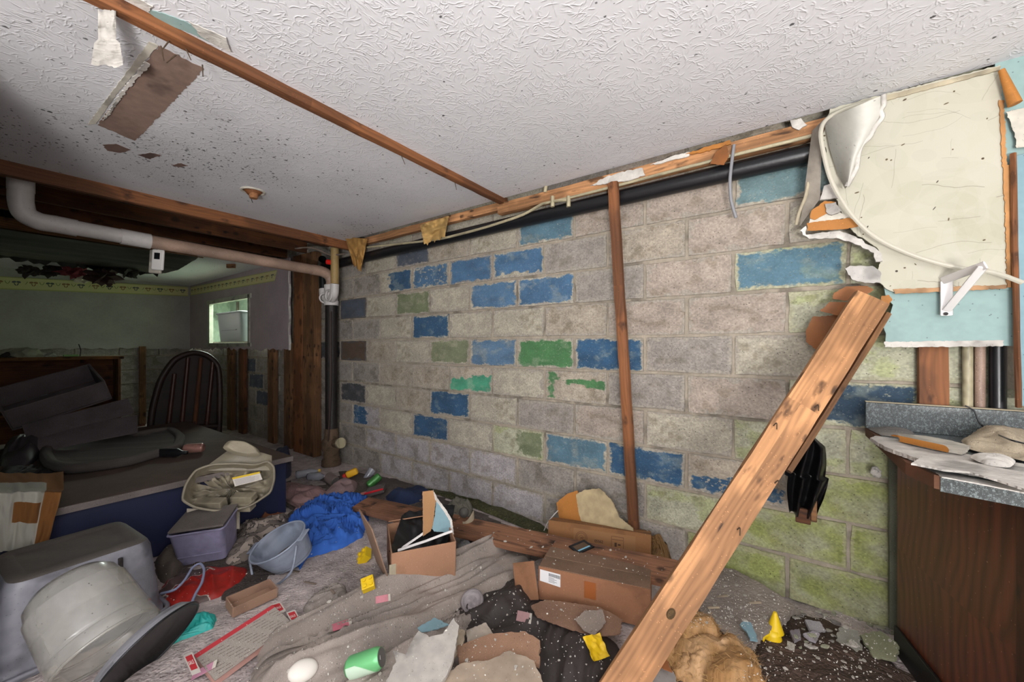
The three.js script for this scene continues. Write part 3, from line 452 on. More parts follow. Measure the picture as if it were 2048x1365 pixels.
// peeled strips at the near end of the batten
single('peeled_paper', sheetGeo((u, v) => { const p = F(lerp(196, 232, u) + (v > 0.5 ? lerp(-14, 14, u) * v : 0), lerp(-6, 60, v), CEIL); return p.setY(CEIL - 0.03 - v * 0.075 - 0.02 * fbm(u * 5, v * 6, 3)); }, 14, 16), M.gyp, 'crumpled flap of white ceiling paper hanging from the batten', 'paper');
{
  const g = thing('torn_ceiling_edge', 'torn ceiling edge along the batten with teal paint showing', 'torn edge');
  part('teal_strip', plateGeo([[290, 18], [330, 28], [372, 44], [420, 68], [452, 92], [446, 96], [384, 68], [320, 44]], Cy(CEIL - 0.003), 0.002, 0.003), M.teal, g);
  part('white_edge', plateGeo([[232, -20], [270, -6], [306, 14], [296, 24], [244, -4]], Cy(CEIL - 0.006), 0.004, 0.005), M.gyp, g);
  part('white_edge', plateGeo([[378, 44], [420, 62], [452, 76], [462, 104], [432, 92], [400, 72]], Cy(CEIL - 0.009), 0.003, 0.005), M.gyp, g);
}
[[322, 92, 330, 108], [338, 82, 341, 106], [352, 110, 332, 122], [372, 98, 376, 116], [803, 312, 802, 330], [910, 366, 911, 382], [405, 130, 408, 140]].forEach(([a, b, c, d]) => { const A = F(a, b, 2.13), B = A.clone().add(V(rr(-0.02, 0.02), -0.035 - rr(0, 0.02), rr(-0.03, 0.03))); single('bent_nail', capped(A, B, 0.0022, 0.0016, 6), M.rust, 'rusty bent nail sticking out below the ceiling batten', 'nail', 'nails in the batten'); });
// plates and pipes where the ceiling meets the block wall
timber('top_plate', W(1000, 400, 0.07).setY(2.108), W(1740, 220, 0.07).setY(2.108), 0.075, 0.06, M.firPale, 'orange timber plate under the ceiling along the block wall', 'timber plate');
timber('top_plate', V(-3.3, 2.125, 0.075), W(1010, 400, 0.075).setY(2.125), 0.06, 0.05, M.firPale, 'timber plate in the far stretch of the ceiling gap beyond the batten', 'timber plate');
{
  const y = 2.02, g = single('black_pipe', capped(V(-4.0, 1.985, 0.05), V(0.12, y, 0.05), 0.043), M.abs, 'glossy black plastic pipe running under the ceiling along the wall', 'pipe');
  const g2 = thing('conduit', 'thin cream plastic water pipe sagging under the black pipe', 'pipe');
  part('run', tube([W(1640, 268, 0.1), W(1450, 315, 0.1), W(1240, 370, 0.1), W(1150, 393, 0.1), W(1085, 408, 0.1)], 0.008), M.pvcCream, g2);
  part('run', tube([W(1085, 408, 0.1), W(1040, 432, 0.1), W(960, 458, 0.1), W(880, 478, 0.1), W(800, 488, 0.1), W(735, 495, 0.1)], 0.009), M.pvcCream, g2);
  for (const x of [1105, 1137]) part('tee', capped(W(x, 393, 0.1), W(x, 414, 0.1), 0.013), M.pvcCream, g2);
  part('valve_body', capped(W(1093, 362, 0.1), W(1090, 385, 0.1), 0.012), M.pvcCream, g2); part('link', capped(W(1105, 403, 0.1), W(1137, 400, 0.1), 0.009), M.pvcCream, g2);
}
single('grey_cable', tube([W(1468, 290, 0.11), W(1464, 320, 0.115), W(1460, 360, 0.12), W(1462, 400, 0.11), W(1472, 436, 0.1)], 0.0075, 40, 8), mat(0x85868a, { roughness: 0.5 }), 'grey cable end dangling in front of the block wall', 'cable');
single('paper_scrap', plateGeo([[1452, 288], [1458, 312], [1448, 330], [1420, 328], [1432, 305]], (a, b) => W(a, b, 0.125), 0.003, 0.004), M.kraftDark, 'brown paper scrap pinched behind the grey cable', 'paper');
[[[1222, 352], [1240, 345], [1262, 340], [1285, 336], [1290, 350], [1262, 360], [1232, 364], [1214, 368]], [[1180, 372], [1215, 352], [1232, 350], [1226, 366]], [[1580, 240], [1602, 236], [1614, 250], [1598, 260], [1584, 254]], [[1370, 308], [1420, 292], [1460, 280], [1462, 288], [1400, 306]], [[1300, 330], [1345, 312], [1380, 304], [1378, 312], [1325, 326]]].forEach((p, i) => single('plaster_scrap', plateGeo(p, (a, b) => W(a, b, 0.116 - 0.001 * i), 0.008, 0.006), i === 3 ? M.kraft : M.gyp, ['white plaster scrap stuck above the narrow stud', 'small plaster chip beside the top of the narrow stud', 'white plaster tuft on the timber plate near the curled board', 'ochre torn paper along the timber plate', 'white torn paper strip along the timber plate'][i], 'plaster scrap', 'scraps along the ceiling gap'));
// hanging insulation facing paper
const drape = (name, px, z, h, mm, label) => single(name, sheetGeo((u, v) => { const a = px[0], b = px[1], c = px[2], d = px[3]; const x = lerp(lerp(a[0], b[0], u), lerp(d[0], c[0], u), v), y = lerp(lerp(a[1], b[1], u), lerp(d[1], c[1], u), v) + (v > 0.9 ? 14 * (hash(Math.round(u * 12), 3) - 0.5) : 0); return W(x, y, z + h * (fbm(u * 5, v * 4, 3, 0, a[0]) - 0.3)); }, 18, 18), mm, label, 'hanging paper', 'torn insulation paper');
drape('insulation_paper', [[840, 450], [898, 432], [890, 470], [848, 488]], 0.12, 0.08, mat(0xc9a768, { map: cardT }), 'torn tan insulation paper hanging at the ceiling gap');
drape('insulation_paper', [[690, 474], [735, 478], [722, 540], [706, 528]], 0.12, 0.1, mat(0xb98f4e, { map: cardT }), 'tan insulation paper hanging over the drain stack');
// narrow stud nailed to the block wall
{
  const A = W(1226, 366, 0.135), B = W(1268, 1058, 0.06); const m = timber('narrow_stud', B, A, 0.042, 0.056, M.fir, 'narrow orange wood strip standing against the block wall, nail holes', 'stud', null, V(0, 0, 1));
}
// ---------------------------------------------------------------- drain pipes
{
  const SX = -3.66, z = 0.12, P = (px, py) => XP(px, py, SX);
  const g = thing('drain_stack', 'black iron drain stack with white plastic tee and scaly rusty foot', 'pipe');
  part('iron_pipe', capped(V(SX, 0.3, z), V(SX, 1.575, z), 0.056), M.iron, g);
  part('plastic_tee', capped(V(SX, 1.575, z), V(SX, 1.75, z), 0.06), M.pvc, g); part('collar', capped(V(SX, 1.565, z), V(SX, 1.61, z), 0.066), M.pvc, g); part('collar', capped(V(SX, 1.715, z), V(SX, 1.765, z), 0.066), M.pvc, g);
  part('branch', tube([V(SX, 1.62, z), V(SX + 0.07, 1.63, z + 0.03), V(SX + 0.12, 1.67, z + 0.04), V(SX + 0.13, 1.76, z + 0.04)], 0.04), M.pvc, g); part('branch_ring', new THREE.TorusGeometry(0.05, 0.009, 8, 24).translate(SX + 0.075, 1.65, z + 0.07), M.pvc, g);
  part('branch', tube([V(SX, 1.62, z), V(SX - 0.09, 1.63, z), V(SX - 0.14, 1.68, z), V(SX - 0.15, 1.74, z)], 0.04), M.pvc, g); part('branch_ring', new THREE.TorusGeometry(0.048, 0.008, 8, 24).rotateY(1.2).translate(SX - 0.06, 1.64, z + 0.03), M.pvc, g);
  part('rusty_foot', new THREE.LatheGeometry([[0.09, 0], [0.088, 0.05], [0.07, 0.08], [0.074, 0.14], [0.09, 0.16], [0.088, 0.24], [0.066, 0.27], [0.06, 0.36]].map(([a, b]) => new THREE.Vector2(a, b)), 24).translate(SX, 0, z), M.rust, g); part('cleanout', capped(V(SX + 0.05, 0.22, z), V(SX + 0.17, 0.24, z + 0.01), 0.045, 0.04), M.rust, g); part('cleanout_cap', capped(V(SX + 0.165, 0.24, z + 0.01), V(SX + 0.19, 0.245, z + 0.01), 0.05), M.pvcCream, g);
  const h = thing('drain_pipe', 'long white plastic drain pipe hung under the open joists, dusty pink towards the stack', 'pipe');
  const zl = P(95, 452).z, zj = P(297, 492).z, yl = 1.915, ys = 1.888;
  part('pipe_run', capped(V(SX, lerp(yl, ys, 0.02), zl - 0.02), V(SX, lerp(yl, ys, 0.42), zj), 0.047), M.pvc, h); part('pipe_run', capped(V(SX, lerp(yl, ys, 0.42), zj), V(SX, ys, 0.3), 0.046), M.pvcPink, h);
  part('coupling', capped(V(SX, lerp(yl, ys, 0.33), zj + 0.14), V(SX, lerp(yl, ys, 0.43), zj - 0.01), 0.052), M.pvc, h); part('coupling', capped(V(SX, yl, zl - 0.02), V(SX, yl - 0.004, zl - 0.12), 0.052), M.pvc, h);
  part('elbow', tube([V(SX, yl, zl - 0.04), V(SX, yl, zl + 0.03), V(SX, yl + 0.03, zl + 0.085), V(SX, yl + 0.1, zl + 0.1), V(SX, yl + 0.17, zl + 0.1)], 0.052, 40, 20), M.pvc, h); part('riser', capped(V(SX, yl + 0.16, zl + 0.1), V(SX, 2.4, zl + 0.1), 0.054), M.pvc, h);
  part('elbow', tube([V(SX, ys, 0.32), V(SX, ys - 0.002, 0.22), V(SX, ys - 0.03, 0.145), V(SX, ys - 0.08, z), V(SX, 1.755, z)], 0.05, 40, 20), M.pvcPink, h);
  single('vent_pipe', capped(V(SX + 0.13, 1.76, z + 0.04), V(SX + 0.13, 2.1, z + 0.04), 0.037), M.pvcYellow, 'yellowed vertical pipe beside the stack under the joist', 'pipe');
  single('black_branch_pipe', tube([V(SX - 0.15, 1.74, z), V(SX - 0.16, 1.86, z + 0.0), V(SX - 0.14, 1.97, z + 0.02), V(SX + 0.02, 2.0, z + 0.1)], 0.036), M.abs, 'black plastic branch pipe curving behind the stack top', 'pipe');
  single('valve_handle', capped(L(654, 524, 3.72), L(668, 526, 3.72), 0.024), mat(0xc81812, { roughness: 0.4 }), 'bright red valve knob above the drain elbow', 'valve');
  single('copper_tube', tube([V(SX + 0.05, 0.25, z + 0.06), V(SX + 0.075, 0.8, z + 0.05), V(SX + 0.07, 1.5, z + 0.05)], 0.007, 0, 6), mat(0x3c2a22, { roughness: 0.6 }), 'thin dark tube running up beside the iron stack', 'tube');
  single('pipe_bracket', tube([L(590, 497, 3.7), L(625, 496, 3.7), L(660, 510, 3.7), L(690, 508, 3.7)], 0.008, 0, 6), M.greyWood, 'thin grey supply tube crossing over the stack top', 'tube');
  const d = thing('thermostat', 'small white thermostat with dark screen dangling by wires from the pipe', 'thermostat'), dp = L(316, 520, 2.8);
  const hs = part('housing', rbox(0.075, 0.15, 0.022, 0.012).translate(0, 0, 0), M.whiteMetal, d); part('screen', rbox(0.034, 0.046, 0.004, 0.001).translate(0, 0.025, 0.0125), mat(0x15181c, { roughness: 0.2 }), hs); part('back_plate', rbox(0.08, 0.17, 0.02, 0.012).translate(-0.026, -0.012, -0.022), M.white, d); part('wire', tube([V(0, 0.07, 0), V(-0.02, 0.1, 0), V(-0.01, 0.13, 0.0)], 0.012, 0, 6), M.gyp, d);
  camTurn(d, dp, 0.2, 0, -0.05);
  single('wood_offcut', rbox(0.1, 0.1, 0.03).applyQuaternion(new THREE.Quaternion().setFromEuler(new THREE.Euler(0, 0.5, 0))), M.firOld, 'brown wood offcut hanging below the far ceiling behind the pipe', 'offcut').position.copy(L(462, 528, 4.6));
}
// ---------------------------------------------------------------- white board with the big hole, curled trim, bracket
const WB = (a, b) => W(a, b, 0.112), WT = (a, b) => W(a, b, 0.098);
{
  const g = thing('teal_board', 'teal painted drywall behind the white board, torn at the hole', 'drywall');
  part('board', plateGeo([[1768, 574], [2090, 560], [2090, 694], [2010, 692], [1900, 693], [1770, 692], [1772, 668], [1765, 650], [1778, 636], [1786, 610], [1772, 596]], WT, 0.012, 0), M.teal, g);
  part('board', plateGeo([[1990, 125], [2120, 90], [2120, 580], [2000, 580]], (a, b) => W(a, b, 0.104), 0.012), M.teal, g);
  part('bottom_edge', plateGeo([[1768, 684], [2008, 681], [2006, 693], [1770, 695]], (a, b) => W(a, b, 0.102), 0.006, 0.003), M.gyp, g);
  part('torn_paper', plateGeo([[1763, 592], [1778, 590], [1785, 600], [1776, 612], [1764, 608]], (a, b) => W(a, b, 0.11), 0.004, 0.004), M.kraft, g);
  part('side_board', plateGeo([[2032, 312], [2120, 290], [2120, 816], [2040, 812]], (a, b) => W(a, b, 0.12), 0.01), M.tealBlue, g);
}
{
  const g = thing('white_board', 'large scratched off-white wall board with a ragged hole torn in its lower corner', 'wall board');
  const scr = cnv(1024, 1024, (k) => { k.fillStyle = '#f1efe6'; k.fillRect(0, 0, 1024, 1024); for (let i = 0; i < 260; i++) { const x = rnd() * 1024, y = rnd() * 1024, r = rr(20, 110); k.fillStyle = pick(['rgba(120,112,90,0.035)', 'rgba(255,255,250,0.08)', 'rgba(150,145,130,0.04)']); k.beginPath(); k.ellipse(x, y, r, r * rr(0.2, 0.8), rnd() * 3, 0, 7); k.fill(); } for (let i = 0; i < 90; i++) { k.strokeStyle = 'rgba(70,64,56,' + rr(0.15, 0.45) + ')'; k.lineWidth = rr(0.6, 1.6); let x = rnd() * 1024, y = rnd() * 1024, a = rnd() > 0.4 ? rr(-0.3, 0.3) : rr(1.3, 1.8); k.beginPath(); k.moveTo(x, y); const n = 3 + Math.floor(rnd() * 14); for (let q = 0; q < n; q++) { x += Math.cos(a) * 14; y += Math.sin(a) * 14; a += rr(-0.25, 0.25); k.lineTo(x, y); } k.stroke(); } for (let i = 0; i < 120; i++) { k.fillStyle = pick(['#5a4a30', '#6f6248', '#3c352c']); k.beginPath(); k.ellipse(rnd() * 1024, rnd() * 1024, rr(1.5, 7), rr(1, 3.5), rnd() * 3, 0, 7); k.fill(); } }, 1.1, 1.1);
  part('board', plateGeo([[1660, 218], [1740, 196], [2000, 130], [2004, 200], [2008, 330], [2013, 480], [2014, 572], [1900, 578], [1786, 584], [1768, 574], [1752, 556], [1758, 530], [1764, 512], [1752, 494], [1720, 474], [1695, 452], [1680, 420], [1668, 380], [1655, 320], [1646, 270]], WB, 0.01, 0.004), mat(0xbfbdb2, { map: scr, roughness: 0.7 }), g);
  part('orange_edge', plateGeo([[1998, 200], [2008, 200], [2014, 330], [2032, 330], [2034, 575], [2014, 575], [2010, 420]], (a, b) => W(a, b, 0.1175), 0.004, 0.003), mat(0xd39b62, { map: grimeT }), g);
  part('orange_edge', plateGeo([[1786, 579], [1900, 574], [2014, 570], [2014, 577], [1900, 583], [1790, 588]], (a, b) => W(a, b, 0.116), 0.004, 0.003), mat(0xd8ab80, { map: grimeT }), g);
  part('top_trim', plateGeo([[1690, 214], [1752, 196], [2002, 132], [2000, 140], [1750, 207], [1700, 222]], (a, b) => W(a, b, 0.118), 0.005, 0.002), M.cream, g);
  // torn tongue and crumbly lower lip
  part('torn_tongue', plateGeo([[1690, 538], [1700, 532], [1745, 532], [1762, 545], [1760, 566], [1730, 566], [1705, 560]], (a, b) => W(a, b, 0.125), 0.012, 0.004), mat(0xd9d8d6, { map: grimeT }), g);
  part('torn_lip', plateGeo([[1612, 452], [1612, 470], [1640, 466], [1680, 462], [1712, 474], [1742, 492], [1760, 504], [1766, 522], [1752, 524], [1748, 506], [1715, 490], [1672, 476], [1618, 478], [1600, 462]], (a, b) => W(a, b, 0.132), 0.014, 0.005), M.gyp, g);
  part('kraft_face', plateGeo([[1614, 446], [1700, 436], [1722, 452], [1690, 458], [1615, 462]], (a, b) => W(a, b, 0.137), 0.004, 0.003), M.kraft, g);
  part('kraft_face', plateGeo([[1624, 420], [1650, 402], [1672, 404], [1664, 420], [1630, 440], [1620, 436]], (a, b) => W(a, b, 0.138), 0.004, 0.004), M.kraft, g);
  part('torn_lip', plateGeo([[1620, 438], [1668, 420], [1700, 434], [1650, 446], [1618, 450]], (a, b) => W(a, b, 0.133), 0.006, 0.004), M.white, g);
  part('torn_lip', plateGeo([[1648, 372], [1664, 366], [1676, 382], [1680, 396], [1660, 398], [1640, 400]], (a, b) => W(a, b, 0.14), 0.012, 0.005), M.gyp, g);
  part('torn_lip', plateGeo([[1650, 408], [1672, 404], [1682, 422], [1664, 430], [1652, 424]], (a, b) => W(a, b, 0.148), 0.012, 0.005), M.gyp, g);
}
{ // the curled upper corner of the board, folded forward
  const g = thing('curled_board', 'grey underside of the board corner curled forward at the ceiling', 'board flap'), A = (a, b, z) => W(a, b, z);
  const edge = [[1648, 240], [1660, 300], [1676, 350], [1690, 378]], far = [[1766, 190], [1764, 228], [1722, 300], [1696, 372]];
  const at = (a, t) => { const k = Math.min(2.999, t * 3), i = Math.floor(k), f = k - i; return [lerp(a[i][0], a[i + 1][0], f), lerp(a[i][1], a[i + 1][1], f)]; };
  part('flap', sheetGeo((u, v) => { const e = at(edge, v), f = at(far, v); return W(lerp(e[0], f[0], u), lerp(e[1], f[1], u), 0.13 + 0.16 * Math.sin(u * 2.2) * (1 - v * 0.55)); }, 20, 20), mat(0xcfcfc8, { map: faintT, roughness: 0.8 }), g);
  part('torn_rim', tube([...Array(12)].map((_, i) => { const f = at(far, i / 11); return W(f[0] + rr(-4, 4), f[1] + rr(-3, 3), 0.135 + 0.16 * Math.sin(2.2) * (1 - i / 11 * 0.55)); }), 0.009, 90, 6), M.gyp, g);
  part('folded_lip', sheetGeo((u, v) => W(lerp(lerp(1624, 1646, u), lerp(1600, 1640, u), v) , lerp(lerp(262, 240, u), lerp(452, 398, u), v), 0.11 + 0.05 * u + 0.03 * Math.sin(v * 5)), 6, 20), mat(0xb9b2a8, { map: grimeT }), g);
  part('kraft_edge', tube([W(1634, 262, 0.12), W(1622, 330, 0.12), W(1612, 390, 0.12), W(1600, 420, 0.11), W(1592, 450, 0.1)], 0.007, 40, 6), M.cream, g);
}
{ // long sprung strip of vinyl edging
  const pts = [[1745, 200, 0.13], [1690, 218, 0.15], [1652, 240, 0.19], [1642, 262, 0.21], [1648, 310, 0.21], [1662, 360, 0.2], [1684, 402, 0.19], [1712, 440, 0.18], [1750, 474, 0.17], [1800, 500, 0.16], [1860, 522, 0.155], [1930, 538, 0.15], [1985, 545, 0.16], [2046, 566, 0.19]].map(([a, b, z]) => W(a, b, z));
  const c = new THREE.CatmullRomCurve3(pts);
  single('vinyl_edging', sheetGeo((u, v) => { const p = c.getPoint(v), t = c.getTangent(v), n = t.clone().cross(V(0, 0, 1)).normalize(); return p.addScaledVector(n, (u - 0.5) * 0.015).add(V(0, 0, 0.006 * Math.cos((u - 0.5) * 3))); }, 4, 120), mat(0xb9b5a6, { roughness: 0.5 }), 'long springy cream vinyl edging strip curving across the board', 'edging strip');
}
{
  const g = thing('shelf_bracket', 'white metal shelf bracket screwed to the board', 'bracket'), z = 0.135;
  const put = (a, b, w, zz) => lay(part('arm', rbox(a.distanceTo(b), w, 0.006, 0.002), M.whiteMetal, g), a, b, V(0, 0, 1));
  put(W(1893, 562, 0.125), W(1893, 632, 0.125), 0.006).scale.z = 5.5; put(W(1884, 562, 0.125), W(1972, 530, 0.3), 0.006).scale.z = 4.5; put(W(1893, 622, 0.132), W(1966, 534, 0.29), 0.006).scale.z = 4;
  part('screw', capped(W(1892, 628, 0.131), W(1892, 628, 0.136), 0.006), M.iron, g);
}
{ const g = thing('wall_scrap', 'rolled ochre paper scrap hanging at the top of the teal board', 'paper');
  part('roll', capped(W(2003, 140, 0.14), W(2030, 208, 0.14), 0.008, 0.017), M.kraft, g); part('paper_flap', plateGeo([[2012, 224], [2090, 205], [2090, 292], [2033, 296], [2030, 270]], (a, b) => W(a, b, 0.125), 0.002, 0.003), M.white, g); }
timber('door_trim', W(2027, 308, 0.125), W(2036, 815, 0.125), 0.02, 0.016, M.fir, 'slim bare wood trim beside the teal board', 'trim', null, V(0, 0, 1));
// things seen in the gap below the board
timber('gap_stud', V(W(1870, 700, 0.06).x, 0.7, 0.03), V(W(1870, 700, 0.06).x, 1.25, 0.03), 0.042, 0.085, M.fir, 'orange stud behind the counter below the teal board', 'stud', null, V(0, 0, 1));
[[1941, 0.014, M.pvcCream, 'cream water pipe behind the counter'], [1966, 0.014, M.pvcPink, 'dusty copper-coloured pipe with a red mark behind the counter'], [2002, 0.022, M.abs, 'thick black waste pipe behind the counter']].forEach(([px, r, m, l]) => { const x = W(px, 750, 0.06).x; single('riser_pipe', capped(V(x, 0.6, 0.032), V(x, 1.3, 0.032), r), m, l, 'pipe', 'pipes behind the counter'); });
{ const g = structGroup('gap_backing', 'shadowed back of the wall cavity', 'wall'); part('filler', rbox(1.0, 1.3, 0.03).translate(1.35, 1.55, 0.02), M.gyp, g); }
// kraft paper hanging out of the hole
[[[[1668, 586], [1690, 574], [1735, 572], [1748, 580], [1726, 596], [1690, 602], [1665, 598]], 0.075, 'upper brown paper fold hanging out of the hole', M.kraftDark], [[[1640, 622], [1660, 604], [1700, 604], [1730, 598], [1726, 612], [1690, 632], [1668, 630]], 0.095, 'middle brown paper fold hanging out of the hole', M.kraftDark], [[[1612, 660], [1625, 634], [1660, 632], [1700, 622], [1716, 640], [1690, 690], [1655, 716], [1632, 700], [1612, 684]], 0.06, 'largest sheet of brown kraft paper hanging behind the diagonal timber', M.kraftDark]].forEach(([p, z, l, m], i) => {
  const g = plateGeo(p, (a, b) => W(a, b, z), 0.002, 0.003); single('kraft_sheet', g, m, l, 'kraft paper', 'kraft paper in the hole'); });
// ---------------------------------------------------------------- the diagonal timber
{
  const A = F(1215, 1420, 0.02), B = W(1742, 598, 0.16), g = thing('diagonal_timber', 'big orange timber fallen diagonally from the torn board to the floor', 'timber');
  const len = A.distanceTo(B), up = CAM.clone().sub(A.clone().lerp(B, 0.5)).normalize().add(V(0.25, 0.0, 0));
  part('timber', timberGeo(len, 0.04, 0.118, 0.0025), M.firPale, g);
  part('split_strip', timberGeo(len * 0.42, 0.034, 0.022, 0.002).translate(len * 0.27, -0.002, 0.071), M.firOld, g);
  part('knot', new THREE.SphereGeometry(0.016, 14, 8).scale(1.2, 0.3, 0.8).translate(-len * 0.3, 0.02, 0.0), mat(0x5f4a28, { map: woodT }), g);
  for (const [x, z] of [[0.12, -0.045], [0.02, 0.05], [-0.1, 0.03], [0.2, 0.03]]) part('bent_nail', tube([V(x * len, 0.015, z), V(x * len + 0.01, 0.035, z), V(x * len - 0.012, 0.04, z + 0.01)], 0.002, 0, 5), M.rust, g);
  lay(g, A, B, up);
}
{ const g = thing('hanging_plastic', 'strip of crumpled black plastic hanging from the diagonal timber', 'plastic');
  part('film', sheetGeo((u, v) => { const w = lerp(0.035, 0.06, Math.sin(v * 3)), P = W(lerp(1622, 1596, v) + (v > 0.5 ? 8 : 0), lerp(872, 1030, v), 0.34 - 0.12 * v); return P.add(V((u - 0.5) * w * 2.2 * (v < 0.12 ? v / 0.12 * 0.8 + 0.2 : 1), 0, 0.03 * Math.sin(u * 16 + v * 3) + 0.015 * fbm(u * 9, v * 9, 3))); }, 34, 40), M.blackPlastic, g);
  const Q = W(1606, 1032, 0.24); part('wood_bit', rbox(0.05, 0.06, 0.02).translate(Q.x, Q.y, Q.z), M.firDark, g); part('wood_bit', rbox(0.02, 0.09, 0.02).translate(Q.x + 0.035, Q.y + 0.03, Q.z), M.firOld, g); }
timber('corner_strip', W(1786, 1240, 0.03).setY(0.02), W(1786, 900, 0.03).setY(0.8), 0.03, 0.03, mat(0x7d8270, { map: dustT }), 'dirty grey green strip standing in the corner behind the cabinet', 'strip', null, V(0, 0, 1));
// ---------------------------------------------------------------- the lamp behind the camera that lights the ceiling
{
  const g = thing('work_lamp', 'portable work lamp on the floor turned up to the ceiling', 'lamp');
  part('housing', rbox(0.78, 0.06, 0.58, 0.01).translate(0.9, 0.4, 3.6), M.iron, g); part('lamp_face', moved(new THREE.BoxGeometry(0.7, 0.006, 0.5), 0.9, 0.436, 3.6), mat(0xffffff, { emissive: 0xfffaf2, emissiveIntensity: 1.5 }), g);
  for (const [x, z] of [[-0.3, -0.2], [0.3, -0.2], [-0.3, 0.2], [0.3, 0.2]]) part('leg', capped(V(0.9 + x, 0, 3.6 + z), V(0.9 + x, 0.38, 3.6 + z), 0.012), M.iron, g);
}
// ---------------------------------------------------------------- counter and cabinet
const speckT = tex(512, 512, (u, v) => { const n = fbm(u * 90, v * 60, 3, 0, 141), h = hash(Math.floor(u * 250), Math.floor(v * 330), 142); const k = 0.45 + 0.3 * n; const q = k + (h > 0.93 ? 0.55 : n > 0.62 ? 0.25 : 0); return [112 * q, 122 * q, 122 * q]; }, 0.35, 0.35);
const lamM = mat(0xffffff, { map: speckT, roughness: 0.35 }), CT = 0.83;
{
  const g = thing('kitchen_counter', 'speckled dark green laminate counter with backsplash, chipped at the corner', 'counter');
  const prism = (pts, y0, y1, m, name) => { const sh = new THREE.Shape(pts.map(([x, z]) => new THREE.Vector2(x, -z))), e = new THREE.ExtrudeGeometry(sh, { depth: y1 - y0, bevelEnabled: false }); e.rotateX(-Math.PI / 2).translate(0, y0, 0); return part(name, uvBox(e), m, g); };
  const c0 = F(1738, 862, CT), c1 = F(1770, 888, CT), c2 = F(1815, 925, CT), c3 = F(1868, 950, CT), c4 = F(1881, 953, CT), c5 = F(2048, 982, CT);
  const far = c4.clone().lerp(c5, 5);
  prism([[c0.x, 0.03], [c1.x, c1.z], [c2.x - 0.004, c2.z], [c3.x, c3.z], [c4.x, c4.z - 0.004], [far.x, far.z - 0.004], [far.x, 0.03]], CT - 0.036, CT, mat(0x6e4a34, { map: cardT }), 'core_board');
  prism([[c0.x + 0.02, 0.03], [c1.x + 0.012, c1.z], [c2.x + 0.01, c2.z], [c4.x + 0.004, c4.z], [far.x, far.z], [far.x, 0.03]], CT, CT + 0.002, lamM, 'laminate_top');
  prism([[c4.x, c4.z - 0.004], [c4.x, c4.z], [far.x, far.z], [far.x, far.z - 0.004]], CT - 0.04, CT + 0.001, lamM, 'front_edge');
  const bs = part('backsplash', rbox(far.x - c0.x + 0.01, 0.108, 0.02).translate((far.x + c0.x) / 2, CT + 0.055, 0.064), lamM, g); part('cap_strip', rbox(far.x - c0.x + 0.01, 0.004, 0.024).translate((far.x + c0.x) / 2, CT + 0.111, 0.064), M.cream, g);
}
{
  const g = thing('base_cabinet', 'dark brown woodgrain base cabinet end panel under the counter', 'cabinet');
  const P0 = F(1792, 1300, 0), dir = V(0.22, 0, 0.976).normalize(), P1 = P0.clone().addScaledVector(dir, 0.58), n = V(-dir.z, 0, dir.x);
  const pw = new THREE.Mesh(); const panelT = tex(512, 512, (u, v) => { const wv = fbm(u * 2, v * 1.5, 3, 0, 151), r = Math.abs(Math.sin((u * 7 + wv * 2.4 + Math.pow(v - 0.5, 2) * 2) * 6.28)), k = 0.7 + 0.25 * r + 0.3 * (fbm(u * 60, v * 3, 3, 0, 152) - 0.5); const h = hash(Math.floor(u * 256), Math.floor(v * 256), 153); return [108 * k + (h > 0.998 ? 70 : 0), 58 * k + (h > 0.998 ? 70 : 0), 40 * k + (h > 0.998 ? 70 : 0)]; }, 0.6, 0.8);
  const pan = part('end_panel', uvBox(new RoundedBoxGeometry(0.58, CT - 0.042, 0.018, 1, 0.002), 0), mat(0xffffff, { map: panelT, roughness: 0.38 }), g); lay(pan, P0.clone().setY((CT - 0.04) / 2), P1.clone().setY((CT - 0.04) / 2)); pan.position.addScaledVector(n, -0.012);
  const toe = part('toe_board', rbox(0.56, 0.1, 0.012), mat(0x1b1a1c, { map: grimeT, roughness: 0.5 }), g); lay(toe, P0.clone().setY(0.05), P1.clone().setY(0.05)); toe.position.addScaledVector(n, 0.006);
  const st = part('front_stile', rbox(CT - 0.045, 0.03, 0.03), M.walnut, g); lay(st, P1.clone().setY(0.0), P1.clone().setY(CT - 0.045), n); st.position.add(V(0.012, 0, 0.01));
  const fr = part('front_panel', rbox(0.55, CT - 0.05, 0.02, 0.004, 1), M.walnut, g); fr.position.set(P1.x + 0.3, (CT - 0.05) / 2, P1.z - 0.01);
  part('floor_panel', rbox(0.55, 0.02, 0.5).translate(P0.x + 0.38, 0.1, 0.42), M.walnut, g);
}
const CTF = (dy) => (a, b) => F(a, b, CT + dy);
single('plaster_slab', plateGeo([[1740, 876], [1752, 872], [1800, 879], [1870, 893], [1950, 912], [2070, 932], [2070, 968], [1960, 946], [1880, 932], [1826, 914], [1770, 894]], CTF(0.016), 0.012, 0.003), M.gyp, 'long white plaster slab lying across the counter with a crumbly edge', 'plaster slab', 'plaster on the counter');
single('plaster_slab', plateGeo([[1822, 927], [1846, 912], [1890, 914], [1980, 932], [2070, 950], [2070, 985], [2000, 962], [1940, 944], [1890, 940], [1850, 932]], CTF(0.024), 0.005, 0.003), M.gyp, 'thin white plaster sheet overhanging the chipped counter corner', 'plaster slab', 'plaster on the counter');
single('plaster_slab', plateGeo([[1872, 945], [1900, 950], [2070, 978], [2070, 990], [1960, 968], [1884, 954]], CTF(0.004), 0.003, 0.002), M.gyp, 'narrow plaster strip along the green counter edge', 'plaster slab', 'plaster on the counter');
single('plaster_slab', plateGeo([[1796, 868], [1850, 872], [1905, 882], [1940, 892], [1925, 904], [1880, 896], [1840, 888], [1800, 878]], CTF(0.028), 0.01, 0.004), M.white, 'off-white plaster chunk against the brown paper roll', 'plaster slab', 'plaster on the counter');
